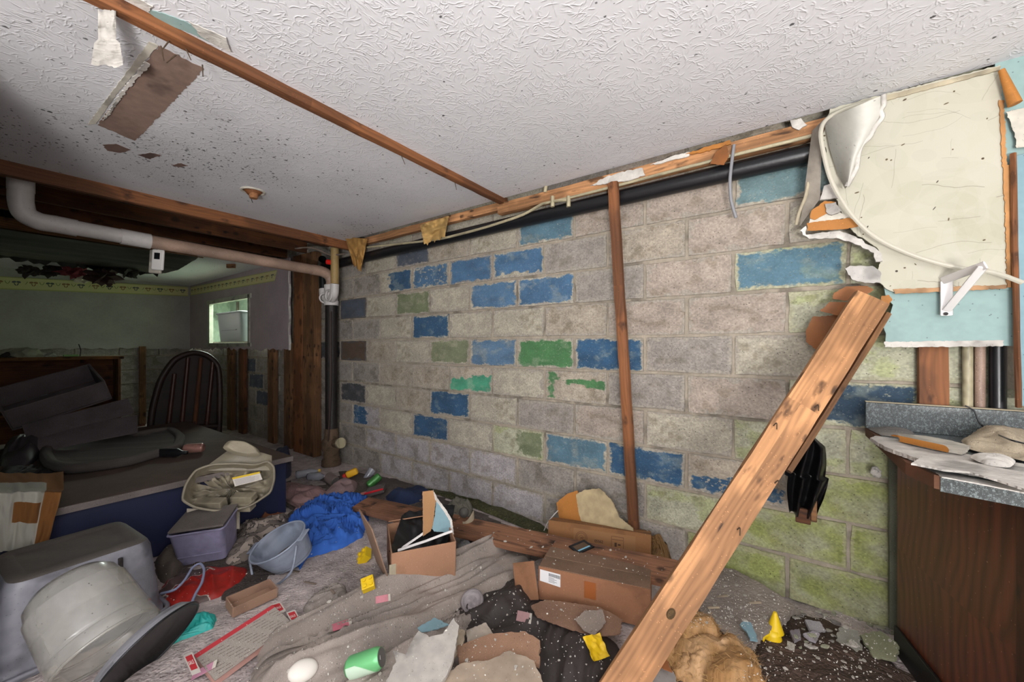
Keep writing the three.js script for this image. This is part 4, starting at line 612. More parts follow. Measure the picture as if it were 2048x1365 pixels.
single('paper_roll', (() => { const A = F(1790, 876, CT + 0.03), B = F(1886, 897, CT + 0.03), d = B.clone().sub(A), s = V(0, 1, 0); return sheetGeo((u, v) => { const a = lerp(-1.2, 2.2, u), r = 0.017; return A.clone().addScaledVector(d, v).add(V(Math.sin(a) * r * 0.5, Math.cos(a) * r * 0.7 - 0.002, Math.sin(a) * r)); }, 10, 20); })(), M.kraft, 'curled ochre paper strip lying on the counter', 'paper');
single('counter_rubble', moundGeo([[1736, 858], [1760, 856], [1800, 860], [1830, 868], [1800, 874], [1765, 872]], CT + 0.002, 0.02, { freq: 60, lump: 0.8, n: 40, r: 12 }), mat(0x9b9894, { map: dustT }), 'grey broken plaster rubble against the backsplash', 'rubble');
single('insulation_tuft', moundGeo([[1925, 880], [1960, 872], [2010, 876], [2070, 882], [2070, 925], [2010, 915], [1960, 905], [1930, 896]], CT + 0.01, 0.055, { freq: 30, lump: 1.1, n: 60, r: 18 }), mat(0xd2c4ac, { map: dustT }), 'lumpy cream insulation tuft heaped on the counter', 'insulation');
single('counter_cloth', moundGeo([[1940, 915], [1990, 912], [2030, 922], [2020, 936], [1975, 932]], CT + 0.024, 0.02, { freq: 40, n: 40, r: 12 }), M.gyp, 'crumpled white paper beside the insulation on the counter', 'paper');
single('black_wire', tube([W(1930, 812, 0.085), W(1948, 822, 0.09), W(1960, 848, 0.1), W(1985, 864, 0.13), F(2020, 880, CT + 0.07), F(2060, 890, CT + 0.06)], 0.0025, 60, 6), M.abs, 'thin black wire draped over the backsplash', 'wire');
single('web_tuft', (() => { const P = W(1752, 945, 0.05), g = new THREE.IcosahedronGeometry(0.018, 3), p = g.attributes.position; for (let i = 0; i < p.count; i++) { const q = V().fromBufferAttribute(p, i), k = 0.6 + 0.8 * fbm(q.x * 90, q.y * 90, 3); p.setXYZ(i, q.x * k, q.y * k * 1.2, q.z * k * 0.7); } g.computeVertexNormals(); return g.translate(P.x, P.y, P.z); })(), M.gyp, 'white plaster blob hanging by threads below the counter corner', 'plaster blob');
// ---------------------------------------------------------------- far room furniture
{
  const g = thing('bed_platform', 'low dusty brown platform with navy blue sides', 'platform'), x0 = -5.0, x1 = -2.83, z0 = 0.88, z1 = 2.9, y = 0.4;
  part('top_board', rbox(x1 - x0, 0.03, z1 - z0, 0.006, 2).translate((x0 + x1) / 2, y - 0.015, (z0 + z1) / 2), mat(0x5f4c42, { map: dustT, roughness: 0.9 }), g); part('front_rim', rbox(0.012, 0.034, z1 - z0, 0.003, 2).translate(x1 + 0.006, y - 0.018, (z0 + z1) / 2), mat(0x8a8280, { map: dustT }), g);
  part('side_panel', rbox(0.02, 0.36, z1 - z0 - 0.06, 0.003, 2).translate(x1 - 0.04, 0.18, (z0 + z1) / 2), mat(0x1a2142, { roughness: 0.6 }), g); part('end_panel', rbox(x1 - x0 - 0.08, 0.36, 0.02).translate((x0 + x1) / 2, 0.18, z0 + 0.04), mat(0x1a2142, { roughness: 0.6 }), g);
}
const PT = 0.402;
{
  const g = thing('wooden_bookcase', 'brown wooden bookcase lying in the dark end of the room', 'bookcase'), x = -5.6, z0 = 1.27, z1 = 3.2, h = 1.065;
  part('top_board', rbox(0.34, 0.03, z1 - z0 + 0.04, 0.003, 2).translate(x - 0.15, h - 0.015, (z0 + z1) / 2), mat(0x8a6332, { map: woodT }), g); part('back_panel', rbox(0.012, h - 0.05, z1 - z0, 0.002, 2).translate(x - 0.24, h / 2, (z0 + z1) / 2), mat(0x6b4023, { map: woodT }), g); part('side_board', rbox(0.3, h - 0.03, 0.022, 0.003, 1).translate(x - 0.15, h / 2 - 0.015, z0 + 0.011), mat(0x7a5530, { map: woodT }), g); part('side_board', rbox(0.3, h - 0.03, 0.022, 0.003, 1).translate(x - 0.15, h / 2 - 0.015, z1 - 0.011), mat(0x7a5530, { map: woodT }), g); part('shelf', rbox(0.28, 0.022, z1 - z0 - 0.05, 0.003, 2).translate(x - 0.15, 0.55, (z0 + z1) / 2), mat(0x7a5530, { map: woodT }), g);
}
{
  const top = 1.066, at = (px, dx = 0) => XP(px, 712, -5.7 + dx);
  [[55, 0.12, 0.09, 0x8d8f7c, 'torn pale wallpaper heap on the bookcase top'], [30, 0.08, 0.05, 0x2f2d29, 'dark rag beside the torn paper on the bookcase'], [92, 0.07, 0.04, 0x9a9c90, 'small torn scrap on the bookcase edge']].forEach(([px, r, h, col, label]) => { const P = at(px), g = new THREE.IcosahedronGeometry(1, 3), p = g.attributes.position; for (let i = 0; i < p.count; i++) { const q = V().fromBufferAttribute(p, i), k = 0.5 + 0.9 * fbm(q.x * 2.5 + px, q.y * 2.5 + q.z * 2, 3, 0, px); p.setXYZ(i, q.x * k * r, Math.max(0, q.y * k * h), q.z * k * r); } g.computeVertexNormals(); single('paper_heap', g, mat(col), label, 'paper heap', 'clutter on the bookcase').position.set(P.x, top, P.z); });
  const P = at(141); single('green_box', rbox(0.04, 0.018, 0.1), mat(0x7fae6a), 'small light green packet on the bookcase', 'packet').position.set(P.x + 0.03, top + 0.009, P.z);
  const Q = at(160); single('dry_twig', tube([V(Q.x, top, Q.z), V(Q.x, top + 0.06, Q.z - 0.005), V(Q.x + 0.01, top + 0.12, Q.z + 0.01)], 0.004, 0, 5), M.iron, 'dry dark twig standing on the bookcase', 'twig');
}
{ // tipped drawer
  const g = thing('tipped_drawer', 'grey wooden drawer tipped over on the clutter of the platform', 'drawer'), A = L(15, 832, 2.75), B = L(214, 772, 3.15), wm = mat(0x6d6468, { map: dustT }), len = A.distanceTo(B);
  part('long_side', rbox(len, 0.16, 0.016).translate(0, 0, 0), wm, g); part('bottom', rbox(len, 0.012, 0.34).translate(0, -0.09, -0.16), wm, g); part('end', rbox(0.016, 0.18, 0.34).translate(len / 2, -0.01, -0.17), wm, g); part('end', rbox(0.016, 0.18, 0.34).translate(-len / 2, -0.01, -0.17), wm, g); part('long_side', rbox(len, 0.16, 0.016).translate(0, 0, -0.33), wm, g);
  g.position.copy(A).add(B).multiplyScalar(0.5); basis(g, B.clone().sub(A), V(0.45, 1, 0.1)); g.position.y -= 0.03;
  const b1 = timber('shelf_board', L(50, 868, 2.78), L(262, 812, 3.2), 0.016, 0.16, wm, 'grey shelf board lying under the tipped drawer', 'board', 'boards on the platform', V(0.7, 0.7, 0));
  timber('shelf_board', L(60, 888, 2.75), L(275, 848, 3.1), 0.016, 0.22, wm, 'lowest grey board beneath the drawer and shelf board', 'board', 'boards on the platform', V(0.5, 0.8, 0));
  timber('shelf_board', L(195, 862, 3.2), L(288, 850, 3.45), 0.02, 0.05, M.firDark, 'thin brown slat behind the grey pet bed', 'board', 'boards on the platform');
  timber('shelf_board', L(-10, 802, 3.2), L(125, 790, 3.5), 0.03, 0.16, mat(0x8d8f9a, { map: dustT }), 'pale board wedged behind the drawer', 'board', 'boards on the platform');
}
single('dark_bag', moundGeo([[0, 932], [12, 898], [50, 884], [100, 874], [92, 892], [82, 912], [60, 930]], PT, 0.12, { freq: 12, lump: 0.5 }), mat(0x3c373a, { roughness: 0.55 }), 'dark plastic bag slumped beside the pet bed', 'bag');
single('black_debris', moundGeo([[0, 955], [10, 936], [60, 934], [90, 940], [110, 950], [60, 960]], PT, 0.04, { freq: 20, lump: 0.8 }), mat(0x1d1a1c, { map: dustT }), 'black debris heap in front of the pet bed', 'rubble');
{
  const g = thing('pet_bed', 'kidney-shaped grey plush pet bed on the platform', 'pet bed'), rim = loop([[92, 912], [100, 888], [135, 868], [185, 862], [230, 860], [262, 872], [300, 866], [340, 862], [360, 875], [352, 895], [310, 908], [260, 922], [200, 932], [140, 938], [105, 930]].map(([a, b]) => F(a, b, PT + 0.03)), 60), fm = mat(0x67625f, { bumpMap: clothB, bumpScale: 0.003, roughness: 1, map: dustT });
  part('bolster', ringTube(rim, 0.032, 10), fm, g); part('cushion', dishGeo(rim.map((p) => p.clone().setY(PT + 0.045)), V(0, 1, 0), 0.02, {}), fm, g); part('base', dishGeo(rim.map((p) => p.clone().setY(PT + 0.02)), V(0, 1, 0), 0.018, {}), fm, g);
}
function canGeo(r, h) { return new THREE.LatheGeometry([[0, 0], [r * 0.75, 0], [r * 0.8, 0.004], [r, 0.012], [r, h - 0.014], [r * 0.82, h - 0.003], [r * 0.82, h], [r * 0.74, h - 0.004], [0, h - 0.004]].map(([a, b]) => new THREE.Vector2(a, b)), 28); }
function can(name, P, axis, col, label, group, map, r = 0.033, h = 0.12) {
  const g = thing(name, label, 'can', group), m = mat(col, { map, roughness: 0.35, metalness: 0.25 });
  const b = part('can_body', canGeo(r, h).translate(0, -h / 2, 0), m, g); part('can_lid', new THREE.CylinderGeometry(r * 0.8, r * 0.8, 0.002, 24).translate(0, h / 2 - 0.001, 0), M.metal, g); part('pull_tab', rbox(0.012, 0.002, 0.022, 0.001).translate(0, h / 2 + 0.001, 0.004), M.metal, g.children[1]);
  g.position.copy(P); g.quaternion.setFromUnitVectors(V(0, 1, 0), axis.clone().normalize()); return g;
}
const right = V(cT, 0, -sT), fwd = V(-sT, 0, -cT);
can('drink_can', F(388, 897, PT + 0.034).setY(PT + 0.034), right.clone().multiplyScalar(-1).addScaledVector(fwd, -0.3), 0xb98a80, 'dented silver and red drink can lying on the platform', null, grimeT);
{ const P = F(345, 906, PT + 0.03), g = single('black_bottle', new THREE.LatheGeometry([[0, 0], [0.03, 0], [0.03, 0.13], [0.012, 0.17], [0.012, 0.2], [0, 0.2]].map(([a, b]) => new THREE.Vector2(a, b)), 20).translate(0, -0.1, 0), M.abs, 'small black bottle lying beside the drink can', 'bottle'); g.position.copy(P); g.quaternion.setFromUnitVectors(V(0, 1, 0), right); }
{ // arched headboard
  const g = thing('arched_headboard', 'dark arched wooden headboard with slats leaning behind the platform', 'headboard'), x = -5.08, P = (px, py) => XP(px, py, x);
  const arch = [[296, 960], [300, 872], [305, 820], [322, 760], [350, 720], [385, 706], [415, 712], [436, 735], [440, 790], [438, 866], [436, 930]].map(([a, b]) => P(a, b));
  part('arched_frame', tube(arch, 0.028, 90, 8), M.darkWood, g); for (const px of [335, 362, 388, 412]) { const a = P(px, 866), b = P(px + 14, px < 340 ? 748 : px > 400 ? 722 : 716); part('slat', capped(a, b, 0.02, 0.018, 8), px === 388 ? M.firDark : M.walnut, g); } part('rail', tube([P(302, 858), P(440, 852)], 0.025, 10, 8), M.darkWood, g);
  part('panel', plateGeo([[300, 868], [306, 820], [322, 762], [350, 722], [385, 708], [415, 714], [434, 736], [438, 790], [436, 862]], (a, b) => XP(a, b, x - 0.03), 0.012), mat(0x241712, { map: woodT, roughness: 0.6 }), g);
}
{ // white and orange cloth over the platform corner
  const t = cnv(256, 256, (c) => { c.fillStyle = '#a8a79c'; c.fillRect(0, 0, 256, 256); c.fillStyle = '#7a5026'; c.fillRect(200, 0, 56, 256); c.fillRect(0, 0, 256, 40); c.fillRect(100, 110, 95, 62); c.fillRect(0, 118, 52, 60); }, 1, 1);
  const g = sheetGeo((u, v) => { const p = v < 0.3 ? F(lerp(-30, 126, u), lerp(948, 985, v / 0.3), PT + 0.02) : XP(lerp(-30, 122 - 45 * (v - 0.3), u), lerp(985, 1105, (v - 0.3) / 0.7), -2.79 + 0.06 * (v - 0.3)); return p.add(V(0.05 * fbm(u * 9, v * 2, 3, 0, 5), 0.02 * fbm(u * 6, v * 5, 2), 0)); }, 40, 40);
  const uv = g.attributes.uv; for (let j = 0; j <= 40; j++) for (let i = 0; i <= 40; i++) uv.setXY(j * 41 + i, i / 40, 1 - j / 40);
  single('draped_cloth', g, mat(0xffffff, { map: t, bumpMap: clothB, bumpScale: 0.001, roughness: 1 }), 'white cloth with ochre patches draped over the platform edge', 'cloth');
}
// ---------------------------------------------------------------- plastic tubs and jars
function roundRect(w, d, r, n = 64) { const s = new THREE.Shape(); s.moveTo(-w + r, -d); s.lineTo(w - r, -d); s.quadraticCurveTo(w, -d, w, -d + r); s.lineTo(w, d - r); s.quadraticCurveTo(w, d, w - r, d); s.lineTo(-w + r, d); s.quadraticCurveTo(-w, d, -w, d - r); s.lineTo(-w, -d + r); s.quadraticCurveTo(-w, -d, -w + r, -d); return s.getSpacedPoints(n).slice(0, n); }
function loft(rings) { const n = rings[0].length, pos = [], uv = [], idx = []; rings.forEach((r, j) => r.forEach((p, i) => { pos.push(p.x, p.y, p.z); uv.push(p.x + p.z, p.y + p.z * 0.3); })); for (let j = 0; j < rings.length - 1; j++) for (let i = 0; i < n; i++) { const a = j * n + i, b = j * n + (i + 1) % n, c = a + n, d = b + n; idx.push(a, b, d, a, d, c); } const g = new THREE.BufferGeometry(); g.setAttribute('position', new THREE.Float32BufferAttribute(pos, 3)); g.setAttribute('uv', new THREE.Float32BufferAttribute(uv, 2)); g.setIndex(idx); g.computeVertexNormals(); return g; }
const rrRing = (w, d, r, y, n) => roundRect(w, d, r, n).map((q) => V(q.x, y, q.y));
const flat0 = (n, y, k = 0.001) => [...Array(n)].map(() => V(0, y, 0));
{
  const g = thing('storage_tote', 'large grey plastic storage tote turned upside down', 'tote'), gm = mat(0x9a9caa, { map: grimeT, roughness: 0.4 }), top = mat(0x5d5854, { map: dustT, roughness: 0.6 });
  part('tote_body', loft([rrRing(0.225, 0.235, 0.05, 0), rrRing(0.22, 0.23, 0.05, 0.03), rrRing(0.212, 0.222, 0.05, 0.05), rrRing(0.19, 0.2, 0.055, 0.3), rrRing(0.18, 0.19, 0.055, 0.325)]), gm, g);
  part('tote_base', loft([rrRing(0.18, 0.19, 0.055, 0.325), rrRing(0.168, 0.178, 0.05, 0.336), rrRing(0.135, 0.145, 0.03, 0.336), rrRing(0.128, 0.138, 0.03, 0.326), flat0(64, 0.326)]), top, g);
  part('rim', ringTube(rrRing(0.232, 0.242, 0.05, 0.02), 0.01), gm, g); for (const z of [-0.09, 0.06]) part('rib', rbox(0.012, 0.26, 0.014, 0.003, 1).applyQuaternion(new THREE.Quaternion().setFromAxisAngle(V(0, 0, 1), 0.085)).translate(0.206, 0.17, z), z < 0 ? M.iron : gm, g);
  g.position.set(-2.41, 0.005, 1.95); g.rotation.y = 0.08;
}
{
  const axis = right.clone().multiplyScalar(0.72).add(V(0, -0.6, 0)).addScaledVector(fwd, -0.22).normalize();
  const clear = new THREE.MeshPhysicalMaterial({ color: 0xeaeae6, roughness: 0.2, transmission: 0.74, thickness: 0, side: THREE.DoubleSide, map: faintT, clearcoat: 0.8, clearcoatRoughness: 0.12 });
  const g = thing('clear_jar', 'big cloudy clear plastic jar lying against the tote', 'jar'), Pc = L(175, 1228, 1.3), prof = [[0.0, 0], [0.05, 0.002], [0.1, 0.02], [0.125, 0.05], [0.132, 0.09], [0.138, 0.092], [0.142, 0.17], [0.137, 0.175], [0.143, 0.18], [0.146, 0.25], [0.138, 0.256], [0.138, 0.262], [0.146, 0.268], [0.147, 0.31], [0.142, 0.312]];
  part('jar_body', new THREE.LatheGeometry(prof.map(([a, b]) => new THREE.Vector2(a, b)), 48).translate(0, -0.16, 0), clear, g); part('rim', new THREE.TorusGeometry(0.144, 0.006, 8, 48).rotateX(Math.PI / 2).translate(0, 0.15, 0), clear, g);
  g.scale.setScalar(0.915); g.position.copy(Pc); g.quaternion.setFromUnitVectors(V(0, 1, 0), axis);
  const h = thing('feeder_tray', 'round grey and black plastic tray leaning on its edge', 'tray'), ax2 = right.clone().multiplyScalar(0.78).add(V(0, -0.52, 0)).addScaledVector(fwd, -0.1).normalize();
  part('outer_shell', new THREE.LatheGeometry([[0, 0], [0.1, 0.0], [0.14, 0.012], [0.158, 0.04], [0.16, 0.044]].map(([a, b]) => new THREE.Vector2(a, b)), 48), M.greyPlastic, h); part('black_inside', new THREE.LatheGeometry([[0, 0.02], [0.1, 0.022], [0.14, 0.03], [0.156, 0.046]].map(([a, b]) => new THREE.Vector2(a, b)), 48), mat(0x141416, { roughness: 0.25 }), h); part('rim', new THREE.TorusGeometry(0.158, 0.004, 8, 48).rotateX(Math.PI / 2).translate(0, 0.045, 0), M.abs, h);
  h.position.copy(L(282, 1282, 1.36)); h.quaternion.setFromUnitVectors(V(0, 1, 0), ax2);
}
{
  const g = thing('wash_tub', 'oval light blue grey washing-up tub tilted on the floor', 'tub'), m = mat(0xa9b6cd, { roughness: 0.4, map: grimeT }), el = (a, b, y, n = 56) => [...Array(n)].map((_, i) => V(a * Math.cos(i / n * 6.2832), y, b * Math.sin(i / n * 6.2832)));
  part('tub_body', loft([el(0.115, 0.085, 0), el(0.12, 0.09, 0.006), el(0.138, 0.108, 0.07), el(0.15, 0.118, 0.13), el(0.156, 0.124, 0.132)]), m, g); part('tub_floor', loft([el(0.115, 0.085, 0.004), flat0(56, 0.004)]), m, g); part('rim', ringTube(el(0.154, 0.122, 0.132), 0.005), m, g);
  for (const s of [-1, 1]) part('handle', rbox(0.035, 0.008, 0.07, 0.003).translate(s * 0.165, 0.13, 0), m, g); part('hoop', tube([V(-0.15, 0.115, 0.06), V(-0.12, 0.03, 0.125), V(0, 0.0, 0.15), V(0.12, 0.04, 0.125), V(0.155, 0.12, 0.05)], 0.006, 40, 6), m, g);
  camTurn(g, F(560, 1150, 0.0).add(V(-0.02, 0.045, -0.07)), -0.1, 0.42, 0.36);
  part('silt', loft([el(0.125, 0.095, 0.018, 40), flat0(40, 0.02)]), mat(0x6b6460, { map: dustT }), g);
}
{
  const g = thing('lilac_bin', 'small translucent lilac plastic drawer bin standing on rubbish', 'bin'), m = new THREE.MeshPhysicalMaterial({ color: 0xb7b4dc, roughness: 0.35, transmission: 0.2, thickness: 0, side: THREE.DoubleSide, map: grimeT });
  part('bin_body', loft([rrRing(0.108, 0.085, 0.014, 0, 40), rrRing(0.122, 0.095, 0.014, 0.19, 40)]), m, g); part('bin_floor', loft([rrRing(0.108, 0.085, 0.014, 0.002, 40), flat0(40, 0.002)]), m, g); part('lip', ringTube(rrRing(0.125, 0.098, 0.014, 0.185, 40), 0.006), m, g); part('dusty_lid', rbox(0.25, 0.012, 0.2, 0.004).translate(0, 0.2, -0.01), mat(0x7d7672, { map: dustT }), g); part('rib', rbox(0.2, 0.006, 0.006).translate(0, 0.05, 0.092), m, g);
  camTurn(g, F(424, 1104, 0.02).setY(0.03).addScaledVector(fwd, -0.02), 0.28, 0.18, 0.05);
}
{ // upturned child seat shell
  const g = thing('child_seat_shell', 'upturned beige plastic child seat shell with a warning sticker', 'seat shell'), C = L(455, 975, 2.27), n = CAM.clone().sub(C).normalize().add(V(0, 0.35, 0)).normalize(), pl = onPlane(C, n), m = mat(0xa9a18d, { map: grimeT, roughness: 0.5 });
  const rim = loop([[366, 1000], [372, 970], [392, 942], [425, 930], [470, 928], [510, 930], [535, 924], [547, 935], [548, 960], [540, 985], [520, 1000], [500, 1012], [470, 1020], [430, 1022], [390, 1015]].map(([a, b]) => pl(a, b)), 72);
  part('shell', dishGeo(rim, n, 0.13, { lump: 0.9, floor: 0.8 }), m, g); part('rim', ringTube(rim, 0.007), m, g);
  const rim2 = loop([[446, 900], [458, 886], [490, 888], [515, 902], [520, 915], [495, 918], [465, 912]].map(([a, b]) => pl(a, b).addScaledVector(n, 0.03)), 40); part('arm_rest', dishGeo(rim2, n, -0.03, {}), m, g);
  part('seat_back', sheetGeo((u, v) => pl(lerp(lerp(455, 545, u), lerp(400, 545, u), v), lerp(lerp(895, 905, u), 935, v)).addScaledVector(n, -0.06 + 0.05 * Math.sin(u * 3.14) * (1 - v)), 14, 8), m, g);
  const lt = cnv(256, 160, (c) => { c.fillStyle = '#cfc9bf'; c.fillRect(0, 0, 256, 160); c.fillStyle = '#d9b93a'; c.fillRect(0, 0, 256, 34); c.fillStyle = '#8c8a92'; for (let i = 0; i < 8; i++) c.fillRect(14, 48 + i * 13, 150 + (i * 37) % 80, 5); });
  const q = [[470, 968], [526, 954], [520, 938], [464, 950]].map(([a, b]) => pl(a, b).addScaledVector(n, -0.055)); part('warning_sticker', quadGeo(q, [[0, 0], [1, 0], [1, 1], [0, 1]]), mat(0xffffff, { map: lt }), g);
  for (const [px, py, w, h] of [[488, 990, 0.13, 0.04], [486, 1006, 0.12, 0.05], [420, 1004, 0.16, 0.06]]) { const b = part('moulded_ledge', rbox(w, h, 0.06, 0.006), m, g); b.position.copy(pl(px, py)).addScaledVector(n, -0.06); basis(b, right, V(0, 1, 0.3)); }
  part('side_wall', sheetGeo((u, v) => pl(lerp(372, 480, u), lerp(1012, 1052, v)).addScaledVector(n, -0.06 - 0.02 * v), 8, 6), m, g);
}
// ---------------------------------------------------------------- floor rubbish: sheets and clothes first
const catchers = [];
const heap = (name, px, y0, h, o, m, label, category, group) => { const q = single(name, moundGeo(px, y0, h, o), m, label, category, group); catchers.push(q); return q; };
const toFloor = (q) => { scene.getObjectByName('floor').add(q); q.name = 'dirt_drift'; q.userData = { kind: 'stuff' }; };
const cloth = (color, o = {}) => mat(color, { map: dustT, bumpMap: clothB, bumpScale: 0.001, roughness: 0.97, ...o });
heap('soil_heap', [[1330, 1300], [1420, 1270], [1500, 1262], [1560, 1240], [1620, 1232], [1690, 1262], [1760, 1300], [1830, 1385], [1700, 1480], [1400, 1480], [1300, 1400]], 0, 0.035, { freq: 20, lump: 0.9, base: 0.8, ragged: 0.15, n: 110, r: 30 }, mat(0x5a473c, { map: dustT, bumpMap: roughB, bumpScale: 0.02 }), 'dark brown soil and rotten litter on the floor by the cabinet', 'soil').userData.kind = 'stuff';
heap('moss_strip', [[850, 985], [880, 965], [940, 990], [1000, 1010], [1060, 1040], [1100, 1062], [1080, 1070], [1010, 1042], [940, 1014], [880, 992]], 0, 0.03, { freq: 20, lump: 1.2, n: 90, r: 16 }, mat(0x5d5f3a, { map: dustT, bumpMap: roughB, bumpScale: 0.03 }), 'dark green moss growing along the foot of the block wall', 'moss').userData.kind = 'stuff';
toFloor(heap('dirt_drift', [[640, 960], [700, 945], [800, 960], [860, 985], [1000, 1045], [1100, 1090], [1040, 1110], [900, 1060], [760, 1010], [660, 990]], 0, 0.03, { freq: 20, lump: 1, n: 90, r: 16, ragged: 0.2 }, mat(0x6f6560, { map: dustT, bumpMap: roughB, bumpScale: 0.02 }), 'drift of grey dirt along the base of the wall', 'dirt'));
toFloor(heap('dirt_drift', [[460, 1000], [560, 965], [640, 975], [700, 1010], [640, 1040], [580, 1110], [520, 1180], [430, 1190], [330, 1180], [320, 1120], [400, 1060]], 0, 0.03, { freq: 18, lump: 1, n: 90, r: 20, ragged: 0.2 }, mat(0x5d5450, { map: dustT, bumpMap: roughB, bumpScale: 0.02 }), 'trampled brown dirt between the tote and the blue tub', 'dirt'));
heap('canvas_sheet', [[505, 1365], [518, 1300], [560, 1275], [640, 1240], [720, 1195], [800, 1168], [900, 1140], [985, 1105], [1045, 1082], [1062, 1110], [1040, 1160], [1010, 1210], [960, 1260], [940, 1300], [900, 1400], [820, 1450], [600, 1460], [500, 1430]], 0.0, 0.15, { dir: [[560, 1290], [1000, 1110]], freq: 12, along: 0.8, wave: 0.22, base: 0.12, lump: 0.08, n: 200, r: 64, c: [740, 1270], pow: 8, sd: 31 }, mat(0xb0a69f, { map: dustT, bumpMap: clothB, bumpScale: 0.001 }), 'long dirty grey canvas sheet lying in parallel folds', 'canvas sheet');
heap('black_tarp', [[930, 1340], [900, 1290], [880, 1250], [910, 1210], [960, 1180], [1030, 1160], [1080, 1190], [1140, 1240], [1230, 1290], [1240, 1350], [1200, 1450], [1040, 1450]], 0.0, 0.1, { dir: [[900, 1280], [1060, 1180]], freq: 9, along: 2, wave: 0.8, base: 0.35, lump: 0.3, n: 110, r: 36, sd: 47 }, mat(0x3f3837, { map: dustT, roughness: 0.6, bumpMap: clothB, bumpScale: 0.001 }), 'crumpled dark brown tarp with plaster crumbs on it', 'tarp');
heap('blue_jeans', [[575, 1050], [600, 1015], [640, 1000], [690, 992], [735, 998], [738, 1040], [725, 1075], [690, 1095], [650, 1108], [615, 1118], [600, 1140], [588, 1125], [605, 1090]], 0, 0.12, { dir: [[600, 1110], [720, 1010]], freq: 22, along: 9, wave: 1.0, base: 0.3, lump: 0.4, n: 150, r: 50, pow: 4 }, mat(0x2f62b8, { bumpMap: clothB, bumpScale: 0.001, roughness: 0.85 }), 'crumpled bright blue clothing behind the washing-up tub', 'clothes', 'clothes on the floor');
heap('mauve_shirt', [[520, 990], [545, 972], [590, 968], [640, 978], [668, 1000], [655, 1018], [610, 1025], [570, 1020], [535, 1008]], 0, 0.07, { freq: 14, along: 5, wave: 1, lump: 0.5 }, cloth(0xb08f8f), 'dusty mauve shirt crumpled beside the seat shell', 'clothes', 'clothes on the floor');
heap('pink_cloth', [[640, 995], [665, 980], [690, 962], [715, 970], [712, 990], [690, 1000], [660, 1008]], 0, 0.09, { freq: 9, lump: 0.5 }, cloth(0xb59a9c), 'pale pink rolled cloth by the soda cans', 'clothes', 'clothes on the floor');
heap('patterned_blanket', [[450, 1130], [462, 1090], [480, 1050], [510, 1025], [560, 1018], [580, 1035], [570, 1060], [540, 1085], [505, 1120], [480, 1140]], 0, 0.09, { dir: [[470, 1120], [550, 1030]], freq: 16, along: 4, wave: 1, lump: 0.4 }, mat(0xffffff, { map: tex(256, 256, (u, v) => { const n = fbm(u * 8, v * 8, 4, 8, 161), k = n > 0.52 ? 0.85 : n > 0.46 ? 0.35 : 0.6; return [190 * k, 176 * k, 164 * k]; }, 0.25, 0.25), bumpMap: clothB, bumpScale: 0.001 }), 'cream and black patterned blanket crumpled under the lilac bin', 'clothes', 'clothes on the floor');
heap('rust_cloth', [[455, 1045], [480, 1025], [530, 1012], [545, 1022], [510, 1036], [470, 1055]], 0.02, 0.07, { freq: 14 }, cloth(0x8d5536), 'rust brown cloth poking out below the seat shell', 'clothes', 'clothes on the floor');
heap('striped_scarf', [[366, 1122], [380, 1102], [410, 1092], [440, 1098], [445, 1112], [420, 1126], [390, 1136]], 0, 0.05, { freq: 14 }, mat(0xffffff, { map: tex(128, 128, (u, v) => (Math.sin(u * 50 + Math.abs(((v * 6) % 1) - 0.5) * 8) > 0.1 ? [120, 100, 78] : [36, 28, 24]), 0.12, 0.12) }), 'brown and black zigzag striped scarf under the lilac bin', 'clothes', 'clothes on the floor');
heap('dark_clothes', [[310, 1110], [330, 1060], [365, 1045], [380, 1090], [370, 1130], [340, 1170], [315, 1160]], 0, 0.1, { freq: 10, lump: 0.6 }, cloth(0x6a6058), 'heap of dark grey clothes between tote and lilac bin', 'clothes', 'clothes on the floor');
heap('navy_bag', [[540, 958], [545, 925], [560, 912], [580, 922], [582, 950], [565, 962]], 0, 0.16, { freq: 8, pow: 6, lump: 0.5, base: 0.7 }, mat(0x3a3f5c, { map: grimeT, roughness: 0.5 }), 'navy patterned plastic bag standing behind the seat shell', 'bag', 'bags on the floor');
heap('navy_trousers', [[770, 1000], [800, 985], [840, 978], [862, 990], [858, 1008], [820, 1012], [785, 1012]], 0, 0.08, { freq: 14, lump: 0.4 }, cloth(0x2a3a5e), 'dark navy trousers bunched behind the floor plank', 'clothes', 'clothes on the floor');
heap('grey_rag', [[605, 1225], [625, 1195], [655, 1175], [688, 1174], [695, 1195], [670, 1215], [640, 1230]], 0, 0.06, { freq: 22, along: 8, wave: 1.2, lump: 0.5 }, cloth(0xb5aca6), 'crumpled pale grey plastic bag on the bare floor', 'bag', 'bags on the floor');
heap('clear_bag', [[905, 1130], [918, 1090], [940, 1080], [950, 1100], [945, 1125], [920, 1140]], 0, 0.09, { freq: 20, lump: 0.6 }, mat(0x9da1a6, { map: dustT, roughness: 0.4 }), 'crumpled grey plastic wrap beside the open carton', 'bag', 'bags on the floor');
heap('turquoise_bag', [[300, 1302], [318, 1272], [345, 1250], [390, 1238], [432, 1240], [425, 1260], [395, 1272], [360, 1285], [330, 1300]], 0, 0.06, { freq: 34, along: 14, wave: 1, lump: 0.8, base: 0.2, n: 110, r: 36 }, mat(0x2fb0a8, { roughness: 0.45, bumpMap: roughB, bumpScale: 0.004 }), 'crumpled turquoise plastic bag beside the tray', 'bag', 'bags on the floor');
